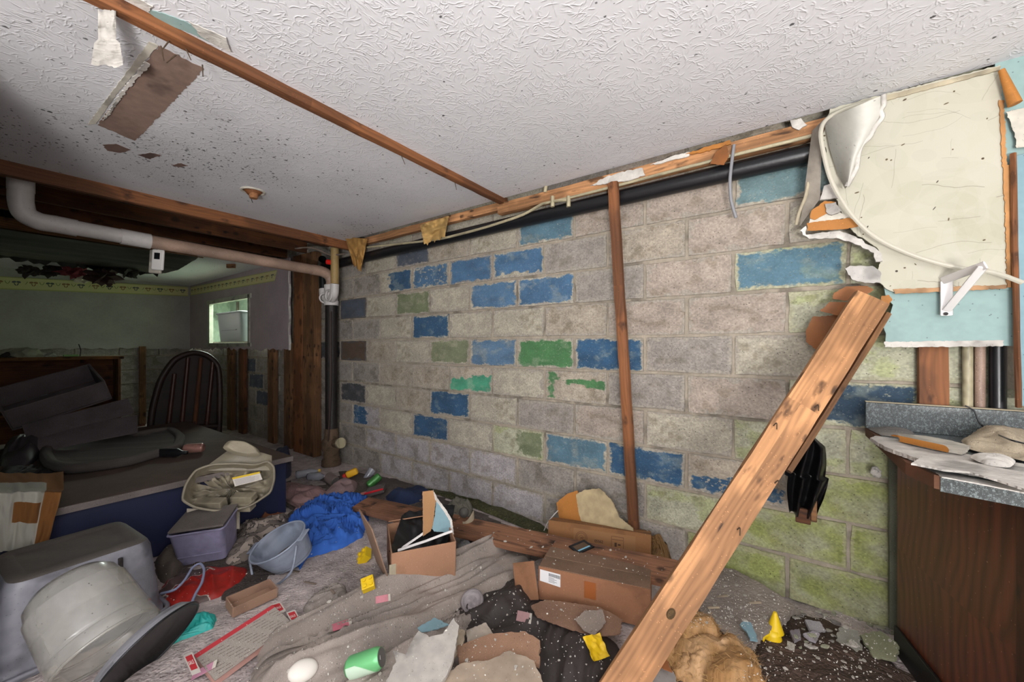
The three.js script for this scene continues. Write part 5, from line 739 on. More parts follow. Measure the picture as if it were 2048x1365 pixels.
{
  const q = heap('red_shopping_bag', [[312, 1195], [330, 1170], [370, 1150], [430, 1140], [490, 1140], [496, 1152], [465, 1180], [430, 1200], [380, 1215], [330, 1218]], 0, 0.06, { freq: 14, along: 3, lump: 0.4, sd: 9 }, mat(0xffffff, { map: tex(256, 256, (u, v) => { const n = fbm(u * 5, v * 5, 4, 5, 171); return n > 0.56 ? [92, 74, 70] : n > 0.52 ? [190, 180, 172] : [176 - 40 * fbm(u * 20, v * 20, 2, 20, 172), 34, 26]; }, 0.4, 0.4), roughness: 0.5 }), 'torn red woven shopping bag lying flat', 'bag', 'bags on the floor');
  single('bag_strap', tube([[375, 1232], [388, 1195], [404, 1165], [408, 1140], [400, 1128], [385, 1136], [370, 1160], [350, 1180], [322, 1188]].map(([a, b], i) => F(a, b, 0.05 + 0.05 * Math.sin(i / 8 * 3.14))), 0.0055, 60, 6), mat(0x8f98b8), 'blue grey strap looping out of the red shopping bag', 'strap');
}
{
  const blob = (P, rx, ry, rz, sd) => { const g = new THREE.IcosahedronGeometry(1, 22), p = g.attributes.position, uv = []; for (let i = 0; i < p.count; i++) { const q = V().fromBufferAttribute(p, i), k = 0.62 + 0.62 * fbm(q.x * 1.7 + q.z * 0.6 + sd, q.y * 1.7 + q.z * 1.5, 2, 0, sd) + 0.16 * (fbm(q.x * 6 + q.z * 3, q.y * 6 - q.z * 5, 4, 0, sd + 5) - 0.5); p.setXYZ(i, P.x + q.x * k * rx, Math.max(0.004, P.y + q.y * k * ry), P.z + q.z * k * rz); uv.push(p.getX(i), p.getZ(i) + p.getY(i)); } g.setAttribute('uv', new THREE.Float32BufferAttribute(uv, 2)); return g; };
  const w = mergeVertices(mergeGeometries([blob(F(1432, 1345, 0.05), 0.15, 0.1, 0.13, 3), blob(F(1395, 1290, 0.05), 0.1, 0.1, 0.1, 8), blob(F(1455, 1325, 0.04), 0.1, 0.08, 0.08, 14), blob(F(1360, 1330, 0.03), 0.08, 0.07, 0.08, 21)].map((g) => { g.deleteAttribute('normal'); return g; })), 1e-5); w.computeVertexNormals();
  const fg = new THREE.ConeGeometry(0.024, 1, 3, 4); { const p = fg.attributes.position; for (let i = 0; i < p.count; i++) { const y = p.getY(i) + 0.5; p.setX(i, p.getX(i) + 0.22 * y * y); p.setY(i, y); } fg.computeVertexNormals(); }
  const fibres = new THREE.InstancedMesh(fg, mat(0xd9b981, { roughness: 1 }), 5200), fd = new THREE.Object3D(), wp = w.attributes.position, wn = w.attributes.normal;
  for (let i = 0; i < 5200; i++) { const k = Math.floor(rnd() * wp.count), n = V().fromBufferAttribute(wn, k), l = rr(0.014, 0.036); fd.position.fromBufferAttribute(wp, k).addScaledVector(n, -0.002); fd.quaternion.setFromUnitVectors(V(0, 1, 0), n.multiplyScalar(rr(0.1, 0.6)).add(V(rr(-1, 1), rr(-0.5, 0.7), rr(-1, 1))).normalize()); fd.scale.setScalar(l); fd.updateMatrix(); fibres.setMatrixAt(i, fd.matrix); const c = rr(0.55, 1.1); fibres.setColorAt(i, new THREE.Color(c, c * rr(0.85, 1), c * rr(0.7, 1))); }
  catchers.push(single('insulation_batt', w, mat(0xffffff, { map: tex(512, 512, (u, v) => { const n = fbm(u * 6, v * 6, 5, 6, 181), f = fbm(u * 40 + n * 6, v * 40 + n * 6, 4, 40, 182), k = 0.85 + 0.45 * (n - 0.5) + 0.18 * (f - 0.5); return [196 * k, 156 * k * (0.88 + 0.2 * n), 104 * k * (0.65 + 0.7 * n)]; }, 0.4, 0.4), bumpMap: roughB, bumpScale: 0.007, roughness: 1 }), 'fluffy tan glass wool insulation clump at the foot of the timber', 'insulation'));
  fibres.name = 'fibres'; fibres.userData.kind = 'stuff'; fibres.castShadow = fibres.receiveShadow = true; catchers[catchers.length - 1].add(fibres);
}
heap('insulation_batt', [[1295, 1098], [1310, 1078], [1332, 1085], [1350, 1100], [1352, 1118], [1325, 1128], [1300, 1120]], 0.0, 0.1, { freq: 20, lump: 1 }, mat(0x8f6d40, { map: dustT, bumpMap: roughB, bumpScale: 0.02 }), 'small tuft of brown insulation at the end of the long carton', 'insulation');
// ---------------------------------------------------------------- planks and slabs
const slab = (name, px, y, thick, m, label, category, group, tilt, jag = 0.004) => { const P = F(px[0][0], px[0][1], y), n = tilt ? V(tilt[0], 1, tilt[1]).normalize() : V(0, 1, 0), q = single(name, plateGeo(px, onPlane(P, n), thick, jag), m, label, category, group); catchers.push(q); return q; };
{
  const m = timber('floor_plank', F(722, 1010, 0.075), F(1352, 1150, 0.16), 0.045, 0.15, M.firRed, 'long weathered plank lying over the rubbish along the wall', 'plank', null, V(0, 1, 0.15), 0.003); catchers.push(m);
}
slab('rubble_board', [[1432, 1132], [1470, 1140], [1530, 1172], [1590, 1212], [1572, 1238], [1530, 1262], [1500, 1300], [1450, 1272], [1400, 1222], [1378, 1196], [1405, 1160]], 0.075, 0.02, mat(0xa79d95, { map: dustT, bumpMap: roughB, bumpScale: 0.008 }), 'grey plasterboard slab covered in crumbs beside the diagonal timber', 'plasterboard', 'plasterboard pieces', [-0.06, 0.05], 0.006);
slab('plaster_piece', [[772, 1362], [792, 1326], [786, 1302], [812, 1310], [822, 1285], [838, 1262], [858, 1275], [886, 1268], [908, 1236], [918, 1252], [908, 1310], [895, 1348], [868, 1385], [790, 1385]], 0.15, 0.012, mat(0xd2cfca, { map: grimeT }), 'big jagged off-white plasterboard piece with a pointed corner', 'plasterboard', 'plasterboard pieces', [0.1, 0.22], 0.005);
slab('plaster_piece', [[915, 1292], [980, 1268], [1052, 1264], [1080, 1282], [1078, 1330], [1048, 1312], [980, 1322], [918, 1332]], 0.125, 0.014, mat(0xb48e74, { map: dustT }), 'plasterboard piece with torn pinkish brown face', 'plasterboard', 'plasterboard pieces', [0, 0.1], 0.006);
slab('plaster_piece', [[892, 1348], [922, 1328], [985, 1318], [1020, 1302], [1068, 1322], [1086, 1366], [1088, 1420], [870, 1420]], 0.14, 0.012, mat(0xbfae9c, { map: grimeT }), 'large beige plasterboard piece with a torn upper edge', 'plasterboard', 'plasterboard pieces', [0, 0.05], 0.006);
slab('plaster_piece', [[835, 1256], [870, 1236], [898, 1250], [860, 1262], [842, 1264]], 0.11, 0.004, M.tealBlue, 'small pale blue painted plaster sliver', 'plasterboard', 'plasterboard pieces', [0, 0.2]);
slab('plaster_piece', [[932, 1262], [972, 1246], [986, 1268], [980, 1284], [935, 1284]], 0.115, 0.008, mat(0xcbbfb2, { map: grimeT }), 'small grey white plasterboard corner behind the brown piece', 'plasterboard', 'plasterboard pieces', [0.1, 0.1]);
slab('plaster_piece', [[918, 1258], [930, 1262], [925, 1300], [905, 1318]], 0.14, 0.008, M.beige, 'narrow beige plaster splinter beside the pointed piece', 'plasterboard', 'plasterboard pieces', [0.1, 0.3]);
slab('plaster_piece', [[1288, 1312], [1330, 1318], [1352, 1355], [1350, 1400], [1268, 1400], [1270, 1345]], 0.06, 0.012, mat(0xb9b4b2, { map: grimeT }), 'grey board piece poking out beneath the diagonal timber', 'plasterboard', 'plasterboard pieces', [0, 0.15]);
slab('plaster_piece', [[1290, 1310], [1332, 1316], [1345, 1345], [1312, 1330]], 0.085, 0.004, mat(0xa8693c, { map: cardT }), 'brown paper face on the board beneath the timber', 'plasterboard', 'plasterboard pieces', [0, 0.15]);
slab('plaster_piece', [[1480, 1250], [1490, 1240], [1502, 1246], [1512, 1268], [1515, 1282], [1500, 1280], [1492, 1262]], 0.088, 0.006, M.tealBlue, 'pale blue painted chip lying on the rubble board', 'plasterboard', 'plasterboard pieces', [-0.05, 0.1]);
slab('torn_card', [[1062, 1212], [1090, 1200], [1140, 1206], [1200, 1215], [1245, 1240], [1240, 1268], [1190, 1275], [1130, 1255], [1075, 1235]], 0.09, 0.004, mat(0x9c7a64, { map: dustT }), 'torn dusty cardboard sheet in front of the labelled carton', 'cardboard', null, [0.05, 0.1], 0.005);
slab('torn_card', [[1150, 1240], [1168, 1222], [1205, 1220], [1212, 1245], [1190, 1272], [1168, 1262]], 0.105, 0.003, mat(0xa79a90, { roughness: 0.25, map: dustT }), 'creased clear plastic film over the torn cardboard', 'plastic film', null, [0.1, 0.15]);
slab('mouldy_scrap', [[1720, 1270], [1760, 1262], [1800, 1290], [1790, 1320], [1745, 1312]], 0.045, 0.01, mat(0xa8ac8c, { map: dustT }), 'greenish plaster sheet on the soil near the cabinet', 'plasterboard', 'plasterboard pieces', [0, 0.1], 0.006);
slab('mouldy_scrap', [[1680, 1255], [1715, 1262], [1725, 1300], [1700, 1310], [1672, 1280]], 0.045, 0.01, mat(0xc0c0b6, { map: dustT }), 'pale plaster sheet lying next to the greenish one', 'plasterboard', 'plasterboard pieces', [0, 0.1], 0.006);
slab('mouldy_scrap', [[1610, 1240], [1640, 1244], [1652, 1262], [1620, 1262]], 0.045, 0.01, mat(0xc4c2c6, { map: dustT }), 'curved white crockery shard near the wall foot', 'shard', 'shards by the wall', [0.2, 0.2], 0.003);
slab('mouldy_scrap', [[1606, 1268], [1625, 1262], [1640, 1268], [1632, 1285], [1618, 1280]], 0.045, 0.008, mat(0xbdb8c0, { map: dustT }), 'lavender white shard lying on the dark soil', 'shard', 'shards by the wall', [0.1, 0.2], 0.003);
slab('mouldy_scrap', [[1580, 1262], [1598, 1258], [1602, 1275], [1588, 1282]], 0.045, 0.012, mat(0x9a949a, { map: dustT }), 'grey flat stone beside the yellow toy', 'stone', null, null, 0.004);
// beige board leaning behind the long carton
{ const P = W(1180, 1060, 0.16), n = V(0, 0.28, 1).normalize(), pl = onPlane(P, n), g = thing('leaning_board', 'beige torn plasterboard piece leaning on the wall behind the long carton', 'plasterboard', 'plasterboard pieces');
  part('beige_face', plateGeo([[1152, 990], [1170, 980], [1200, 978], [1222, 1000], [1232, 1020], [1238, 1035], [1265, 1056], [1268, 1075], [1170, 1065], [1158, 1030]], pl, 0.01, 0.004), mat(0xcdbb94, { map: grimeT }), g);
  part('kraft_face', plateGeo([[1113, 1006], [1135, 988], [1155, 982], [1160, 1030], [1168, 1062], [1120, 1052]], onPlane(P.clone().addScaledVector(n, -0.004), n), 0.006, 0.003), M.kraft, g); }
single('white_wire', tube([[1088, 1062], [1096, 1045], [1108, 1030], [1116, 1022]].map(([a, b]) => W(a, b, 0.2)), 0.003, 30, 6), M.whiteMetal, 'thin white wire at the end of the long carton', 'wire');
// ---------------------------------------------------------------- cartons
function carton(name, A, B, depth, h, tilt, label, group, opts = {}) {
  const g = thing(name, label, 'carton', group), w = A.distanceTo(B), t = 0.005, m = opts.m ?? M.card; frameAB(g, A, B, tilt);
  const pn = (n, a, b, c, x, y, z, mm = m) => part(n, rbox(a, b, c, 0.0015).translate(x, y, z), mm, g);
  const f = pn('front_panel', w, h, t, w / 2, h / 2, 0); pn('back_panel', w, h, t, w / 2, h / 2, -depth); pn('left_panel', t, h, depth, 0, h / 2, -depth / 2); pn('right_panel', t, h, depth, w, h / 2, -depth / 2); pn('bottom_panel', w, t, depth, w / 2, t / 2, -depth / 2);
  if (!opts.open) { pn('lid_flap', w, t, depth / 2 - 0.002, w / 2, h, -depth * 0.25, opts.top ?? m); pn('lid_flap', w, t, depth / 2 - 0.002, w / 2, h + 0.001, -depth * 0.75, opts.top ?? m); }
  g.userData.size = undefined; delete g.userData.size; g.traverse((q) => q.isMesh && catchers.push(q)); return g;
}
{ // open carton
  const A = F(783, 1180, 0.075), B = F(910, 1152, 0.075), w = A.distanceTo(B), g = carton('open_carton', A, B, 0.26, 0.17, 0.08, 'open cardboard carton with torn flaps and black plastic inside', 'cardboard cartons', { open: true });
  const fl = part('flap', rbox(0.005, 0.3, 0.2, 0.001), M.cardDust, g); fl.position.set(-0.07, 0.17, -0.08); fl.rotation.z = 0.28; fl.rotation.y = 0.25;
  const f2 = part('flap', rbox(w * 0.98, 0.005, 0.12, 0.001), M.card, g); f2.position.set(w / 2, 0.16, -0.3); f2.rotation.x = -0.5;
  part('paper_liner', rbox(0.03, 0.12, 0.004).translate(0.004, 0.06, 0.003), M.cream, g);
  const bag = single('black_bag', sheetGeo((u, v) => A.clone().lerp(B, lerp(-0.1, 0.85, u)).add(V(0, 0.0, 0)).addScaledVector(fwd, lerp(0.3, 0.06, v)).setY(lerp(0.285, 0.15, v * (0.6 + 0.6 * Math.sin(u * 3.1))) + 0.03 * fbm(u * 8, v * 8, 3)), 30, 20), M.blackPlastic, 'shiny black plastic bag stuffed in the open carton', 'bag', 'bags on the floor'); catchers.push(bag);
  // board standing in the carton: tan paper, blue paint, white trims
  const pl = onPlane(A.clone().lerp(B, 0.7).addScaledVector(fwd, 0.12).setY(0.2), CAM.clone().sub(A).setY(0.25).normalize()), bd = thing('standing_board', 'tan and light blue plasterboard shard standing in the open carton', 'plasterboard', 'plasterboard pieces');
  part('tan_face', plateGeo([[845, 984], [866, 982], [872, 1000], [866, 1050], [862, 1062], [846, 1074]], pl, 0.008, 0.002), mat(0xb98f64, { map: cardT }), bd); part('blue_face', plateGeo([[873, 998], [890, 1022], [902, 1040], [905, 1066], [868, 1064], [864, 1058], [870, 1030]], pl, 0.008, 0.002), M.tealBlue, bd); part('white_edge', plateGeo([[866, 980], [874, 996], [892, 1020], [904, 1040], [908, 1070], [903, 1070], [900, 1044], [888, 1024], [870, 1000]], onPlane(A.clone().lerp(B, 0.7).addScaledVector(fwd, 0.118).setY(0.2), CAM.clone().sub(A).setY(0.25).normalize()), 0.004, 0.002), M.gyp, bd);
  timber('white_trim', L(796, 1102, 1.83), L(904, 1064, 1.9), 0.012, 0.022, M.whiteMetal, 'white painted trim strip across the open carton', 'trim', 'white trims', V(0, 1, 0));
  timber('white_trim', L(800, 1100, 1.86), L(868, 1052, 1.98), 0.01, 0.02, M.whiteMetal, 'shorter white trim leaning in the open carton', 'trim', 'white trims', V(0, 1, 0));
}
{ // labelled carton
  const A = F(1077, 1204, 0.02), B = F(1300, 1258, 0.02), w = A.distanceTo(B), g = carton('labelled_carton', A, B, 0.2, 0.155, -0.05, 'closed brown carton with a white printed shipping label', 'cardboard cartons', { m: mat(0xa9795a, { map: cardT }), top: mat(0x8d715c, { map: dustT }) });
  const lt = cnv(256, 160, (c) => { c.fillStyle = '#dcdcdc'; c.fillRect(0, 0, 256, 160); c.fillStyle = '#55575c'; let x = 110; for (let i = 0; i < 26; i++) { const q = 2 + (i * 7) % 4; c.fillRect(x, 22, q, 42); x += q + 2; } for (let i = 0; i < 5; i++) c.fillRect(110, 76 + i * 14, 70 + (i * 29) % 55, 5); });
  part('shipping_label', quadGeo([V(0.006, 0.095, 0.0035), V(0.1, 0.085, 0.0035), V(0.1, 0.14, 0.0035), V(0.006, 0.145, 0.0035)], [[0, 0], [1, 0], [1, 1], [0, 1]]), mat(0xffffff, { map: lt }), g.children[0]); part('tape_patch', rbox(0.05, 0.07, 0.001, 0.0004).translate(0.23, 0.1, 0.003), mat(0x94552a, { roughness: 0.4 }), g.children[0]);
  const fl = part('side_flap', rbox(0.13, 0.15, 0.004, 0.001), mat(0xa87a5a, { map: cardT }), g); fl.position.set(-0.06, 0.085, 0.012); fl.rotation.set(-0.25, -0.4, 0.3);
}
{ // long carton by the wall
  const A = F(1095, 1092, 0.06), B = F(1302, 1126, 0.06), w = A.distanceTo(B), g = carton('long_carton', A, B, 0.12, 0.13, -0.28, 'long brown carton with printed seal and square marks by the wall', 'cardboard cartons', { m: mat(0x94683f, { map: cardT }) });
  const pt = cnv(512, 128, (c) => { c.fillStyle = '#86603c'; c.fillRect(0, 0, 512, 128); c.strokeStyle = '#5a3a22'; c.lineWidth = 3; c.beginPath(); c.ellipse(70, 62, 48, 42, 0, 0, 7); c.stroke(); c.beginPath(); c.ellipse(70, 62, 38, 32, 0, 0, 7); c.stroke(); for (let i = 0; i < 40; i++) { const a = i * 2.4, r = (i % 9) * 3.4; c.fillStyle = '#6a4529'; c.fillRect(70 + Math.cos(a) * r, 62 + Math.sin(a) * r * 0.8, 6, 3); } c.fillStyle = '#3f2817'; c.font = 'bold 26px sans-serif'; c.fillText('05562', 180, 78); c.strokeRect(320, 20, 96, 92); c.beginPath(); c.moveTo(322, 40); c.lineTo(414, 40); c.stroke(); c.fillRect(345, 60, 18, 26); c.fillRect(372, 66, 22, 10); });
  part('printed_marks', quadGeo([V(w * 0.26, 0.018, 0.0032), V(w * 0.86, 0.018, 0.0032), V(w * 0.86, 0.112, 0.0032), V(w * 0.26, 0.112, 0.0032)], [[0, 0], [1, 0], [1, 1], [0, 1]]), mat(0xffffff, { map: pt }), g.children[0]);
}
{ const A = F(466, 1236, 0.005), B = F(554, 1195, 0.005); const g = carton('small_tray_box', A, B, 0.09, 0.045, 0.1, 'small crushed cardboard tray box near the soda carton', 'cardboard cartons', { open: true, m: mat(0xb08f7a, { map: cardT }) }); }
// ---------------------------------------------------------------- small things dropped on whatever lies there
scene.updateMatrixWorld(true);
const caster = new THREE.Raycaster();
function hit(px, py) { caster.set(CAM, ray(px, py).normalize()); const h = caster.intersectObjects(catchers, false)[0]; if (!h) return { point: F(px, py), normal: V(0, 1, 0) }; const n = h.face.normal.clone().transformDirection(h.object.matrixWorld); if (n.dot(CAM.clone().sub(h.point)) < 0) n.negate(); const steep = n.y < 0.5; if (n.y < 0.35) n.set(n.x * 0.4, 0.9, n.z * 0.4).normalize(); return { point: h.point, normal: n, steep }; }
function below(x, z) { caster.set(V(x, 1.0, z), V(0, -1, 0)); const h = caster.intersectObjects(catchers, false)[0]; if (!h) return null; const n = h.face.normal.clone().transformDirection(h.object.matrixWorld); if (n.y < 0) n.negate(); return { point: h.point, normal: n }; }
const drop = (o, px, py, lift = 0, yaw = 0, n) => { const h = hit(px, py); o.position.copy(h.point).addScaledVector(h.normal, lift); const m = n ?? h.normal, x = right.clone().applyAxisAngle(V(0, 1, 0), yaw); const Z = x.clone().cross(m).normalize(), X = m.clone().cross(Z).normalize(); o.quaternion.setFromRotationMatrix(new THREE.Matrix4().makeBasis(X, m, Z)); return o; };
// red soda carton, flattened
{
  const st = cnv(512, 256, (c) => { c.fillStyle = '#a39b92'; c.fillRect(0, 0, 512, 256); for (let i = 0; i < 900; i++) { c.fillStyle = ['#6b5d57', '#8c827a', '#5a4c46', '#b8b0a8'][i % 4]; c.fillRect((i * 97) % 512, 44 + (i * 53) % 205, 3 + (i * 7) % 9, 2 + i % 3); } c.fillStyle = '#c23a42'; c.fillRect(0, 0, 512, 34); });
  const g = thing('soda_carton', 'flattened red and grey soda carton caked in dirt', 'carton', 'cardboard cartons'), P = F(455, 1285, 0.02), fn = onPlane(P, V(0.05, 1, 0.12).normalize());
  const A = fn(388, 1322), B = fn(545, 1220), C = fn(585, 1258), D = fn(430, 1375);
  part('flat_panel', loft([[A, B, C, D], [A, B, C, D].map((p) => p.clone().add(V(0, 0.02, 0)))]), mat(0xa07a70), g);
  part('print_panel', quadGeo([D, C, B, A].map((p) => p.clone().add(V(0, 0.021, 0))), [[0, 0], [1, 0], [1, 1], [0, 1]]), mat(0xffffff, { map: st }), g);
  const et = cnv(128, 128, (c) => { c.fillStyle = '#cfc8be'; c.fillRect(0, 0, 128, 128); c.fillStyle = '#bf2f36'; c.fillRect(18, 14, 92, 88); c.fillStyle = '#e3d6d0'; c.font = 'bold 34px sans-serif'; c.fillText('SALE', 20, 70); });
  const ef = mat(0xffffff, { map: et }); [[[366, 1312], [384, 1304], [402, 1345], [384, 1352]], [[540, 1210], [560, 1204], [572, 1222], [556, 1230]], [[572, 1226], [590, 1220], [602, 1242], [584, 1248]]].forEach((q) => part('end_flap', quadGeo([q[3], q[2], q[1], q[0]].map(([a, b]) => F(a, b, 0.05)), [[0, 0], [1, 0], [1, 1], [0, 1]]), ef, g)); g.traverse((q) => q.isMesh && catchers.push(q));
}
scene.updateMatrixWorld(true);
// pink and white tags
[[410, 1342, 0.075, 0.03, 0.45, 0xe3a6c4, 'bright pink paper tag lying on the soda carton'], [684, 1252, 0.07, 0.03, 0.55, 0xd27a8c, 'dusky pink tag with white end on the canvas folds'], [766, 1199, 0.06, 0.028, 0.35, 0xe59aa8, 'light pink tag on the uppermost canvas fold'], [1048, 1236, 0.06, 0.04, -0.2, 0xb38e92, 'faded pink paper square on the black tarp']].forEach(([x, y, w, d, a, col, label]) => { const g = thing('paper_tag', label, 'tag', 'pink tags'); part('tag_body', rbox(w, 0.002, d, 0.0008), mat(col, { map: grimeT }), g); part('tag_end', rbox(w * 0.16, 0.0022, d, 0.0008).translate(w * 0.43, 0.0003, 0), M.white, g); drop(g, x, y, 0.004, a); });
// toys
const yl = mat(0xe0bd18, { roughness: 0.4 });
function brick(px, py, yaw, nx, label, s = 1, n) { const g = thing('toy_brick', label, 'toy brick', 'yellow toys'); part('brick_body', rbox(0.032 * nx * s, 0.04 * s, 0.064 * s, 0.002), yl, g); for (let i = 0; i < nx; i++) for (const z of [-1, 1]) part('stud', new THREE.CylinderGeometry(0.0095 * s, 0.0095 * s, 0.009 * s, 14).translate((i - (nx - 1) / 2) * 0.032 * s, 0.0245 * s, z * 0.016 * s), yl, g.children[0]); drop(g, px, py, 0.02 * s, yaw, n); return g; }
brick(729, 1120, 0.3, 2, 'yellow toy brick lying on its side beside the open carton', 1, V(-0.3, 0.6, 0.7).normalize()); brick(737, 1172, 0.5, 2, 'smaller yellow toy brick in front of the open carton', 0.8, V(0.3, 0.8, 0.4).normalize());
{ const g = thing('yellow_wrapper', 'crumpled yellow plastic wrapper on the black tarp', 'wrapper', 'yellow toys'); part('wrapper', sheetGeo((u, v) => V((u - 0.5) * 0.08, 0.03 * fbm(u * 4, v * 4, 3, 0, 8) + 0.004, (v - 0.5) * 0.075), 12, 12), mat(0xd8b21c, { roughness: 0.35 }), g); drop(g, 1185, 1302, 0.004, 0.4); }
{ const g = thing('yellow_toy', 'yellow plastic toy telephone part beside the rubble board', 'toy', 'yellow toys'); part('cone', new THREE.CylinderGeometry(0.006, 0.03, 0.075, 20).translate(0.012, 0.065, 0), yl, g); part('bell', new THREE.LatheGeometry([[0.0, 0.04], [0.024, 0.04], [0.028, 0.02], [0.034, 0.0], [0.03, 0.0]].map(([a, b]) => new THREE.Vector2(a, b)), 24), yl, g); part('arm', tube([V(-0.01, 0.02, 0), V(-0.04, 0.022, 0), V(-0.06, 0.008, 0.005)], 0.012, 20, 10), yl, g); drop(g, 1545, 1278, 0.0, 0.2, V(0, 1, 0)); }
// cans and bottles
const canT = cnv(256, 256, (c) => { c.fillStyle = '#6fbf7e'; c.fillRect(0, 0, 256, 256); c.fillStyle = '#2f8f86'; c.fillRect(120, 90, 60, 60); c.fillStyle = '#c9e3cc'; c.beginPath(); c.moveTo(0, 150); c.quadraticCurveTo(90, 90, 200, 210); c.lineTo(180, 240); c.quadraticCurveTo(80, 140, 0, 190); c.fill(); c.fillStyle = '#c33b3b'; c.beginPath(); c.ellipse(80, 205, 46, 26, 0.5, 0, 7); c.fill(); c.fillStyle = '#f0e8e4'; for (let i = 0; i < 3; i++) c.fillRect(50 + i * 22, 196, 12, 16); });
{ const h = hit(730, 1345); can('green_can', h.point.clone().add(V(0, 0.03, 0)), right.clone().addScaledVector(V(0, 1, 0), 0.35).multiplyScalar(1), 0xffffff, 'crumpled light green drink can on the canvas sheet', 'drink cans', canT, 0.034, 0.118); }
{ const h = hit(748, 972); can('green_can', h.point.clone().add(V(0, 0.04, 0)), right.clone().multiplyScalar(0.6).add(V(0, 0.5, 0)).addScaledVector(fwd, 0.4), 0x4f9a4f, 'dark green drink can tipped by the wall foot', 'drink cans', grimeT, 0.033, 0.12); }
{ const h = hit(663, 968); can('dusty_can', h.point.clone().add(V(0, 0.04, 0)), right.clone().multiplyScalar(0.8).add(V(0, -0.25, 0)).addScaledVector(fwd, -0.5), 0x9a8c88, 'dust covered can lying by the mauve shirt', 'drink cans', dustT, 0.042, 0.11); }
{ const h = hit(704, 958), g = thing('squeeze_bottle', 'yellow squeeze bottle with red cap near the drain stack', 'bottle', 'bottles by the stack'); part('bottle_body', rbox(0.1, 0.06, 0.05, 0.016), mat(0xd9a520, { roughness: 0.4 }), g); part('red_cap', rbox(0.03, 0.045, 0.04, 0.01).translate(-0.064, 0, 0), mat(0xb3261e), g); camTurn(g, h.point.clone().add(V(0, 0.05, 0)), 0.2, 0, 0.4); }
{ const h = hit(752, 990), g = thing('red_dustpan', 'grey tray with bright red rim lying by the plank end', 'dustpan'); part('pan', rbox(0.14, 0.035, 0.09, 0.006), mat(0x6f6a68, { map: grimeT }), g); part('red_rim', rbox(0.145, 0.014, 0.012, 0.004).translate(0, 0.018, 0.045), mat(0xc8202c, { roughness: 0.4 }), g); part('handle', rbox(0.05, 0.015, 0.025, 0.005).translate(-0.09, 0.01, 0.02), mat(0xb77a70), g); camTurn(g, h.point.clone().add(V(0, 0.035, 0)), 0.1, 0.2, 0.25); }
const pet = new THREE.MeshPhysicalMaterial({ color: 0xcfd2da, roughness: 0.12, transmission: 0.7, thickness: 0, side: THREE.DoubleSide });
[[612, 955, 0.4, 'clear plastic bottle with yellow cap at the post foot', 0xd0b040], [632, 962, -0.3, 'crushed clear plastic bottle next to the stack foot', 0xdddddd], [742, 952, 0.9, 'clear plastic cup leaning on the wall behind the green can', null]].forEach(([x, y, a, label, cap]) => { const h = hit(x, y), g = thing('clear_bottle', label, 'bottle', 'bottles by the stack'); part('bottle_body', new THREE.LatheGeometry((cap ? [[0, 0], [0.032, 0.002], [0.034, 0.02], [0.031, 0.06], [0.034, 0.1], [0.03, 0.13], [0.012, 0.165], [0.012, 0.18]] : [[0, 0], [0.026, 0], [0.036, 0.1]]).map(([p, q]) => new THREE.Vector2(p, q)), 24).translate(0, -0.08, 0), pet, g); if (cap) part('cap', new THREE.CylinderGeometry(0.014, 0.014, 0.018, 16).translate(0, 0.108, 0), mat(cap), g); g.position.copy(h.point).add(V(0, 0.036, 0)); g.quaternion.setFromUnitVectors(V(0, 1, 0), right.clone().multiplyScalar(Math.cos(a)).addScaledVector(fwd, Math.sin(a)).add(V(0, cap ? 0.1 : 1, 0)).normalize()); });
{ const g = thing('jar_lid', 'round grey plastic jar lid lying on the black tarp', 'lid'); part('lid_body', new THREE.LatheGeometry([[0, 0.006], [0.02, 0.006], [0.024, 0.01], [0.034, 0.008], [0.038, 0.016], [0.046, 0.016], [0.05, 0.008], [0.048, 0]].map(([a, b]) => new THREE.Vector2(a, b)), 40), mat(0x9b9498, { map: dustT, roughness: 0.5 }), g); drop(g, 945, 1205, 0.002, 0); }
{ const g = thing('soap_dish', 'oval white plastic dish lying upside down on the canvas', 'dish'); part('dish_body', new THREE.SphereGeometry(0.045, 28, 12, 0, 6.2832, 0, Math.PI / 2).scale(1, 0.45, 0.72), mat(0xd9d4cb, { roughness: 0.4 }), g); drop(g, 606, 1342, 0.0, 0.4); }
{ const g = thing('photo_frame', 'small black picture frame lying on the floor plank', 'picture frame'); for (const [w, d, x, z] of [[0.1, 0.014, 0, -0.033], [0.1, 0.014, 0, 0.033], [0.014, 0.08, -0.043, 0], [0.014, 0.08, 0.043, 0]]) part('frame_side', rbox(w, 0.007, d, 0.002).translate(x, 0, z), mat(0x15161a, { roughness: 0.35 }), g); part('print', rbox(0.074, 0.003, 0.054, 0.001), mat(0x6f5844, { map: grimeT }), g); part('blue_corner', rbox(0.074, 0.004, 0.016, 0.001).translate(0, 0.001, 0.024), mat(0x7fb4cc), g); drop(g, 1163, 1096, 0.004, 0.5); }
{ const g = thing('broken_cup', 'broken cream cup shard with dark mould beside the open carton', 'shard'); part('shard', sheetGeo((u, v) => V(0.05 * Math.cos(u * 2.2), v * 0.07 * (0.7 + 0.3 * Math.sin(u * 5)), 0.05 * Math.sin(u * 2.2)), 14, 8), M.cream, g); part('mould', new THREE.IcosahedronGeometry(0.03, 2).translate(-0.01, 0.06, 0.01), mat(0x62605c, { map: dustT }), g); camTurn(g, hit(932, 1040).point.add(V(0, 0.01, 0)), 0.4, 0.4, 0.2); }
heap('fur_clump', [[888, 1030], [900, 1005], [925, 1000], [945, 1015], [940, 1032], [910, 1040]], 0.02, 0.07, { freq: 30, lump: 1.2, n: 50, r: 14 }, mat(0x8d8c80, { map: dustT }), 'fuzzy grey mould clump behind the standing board', 'mould clump');
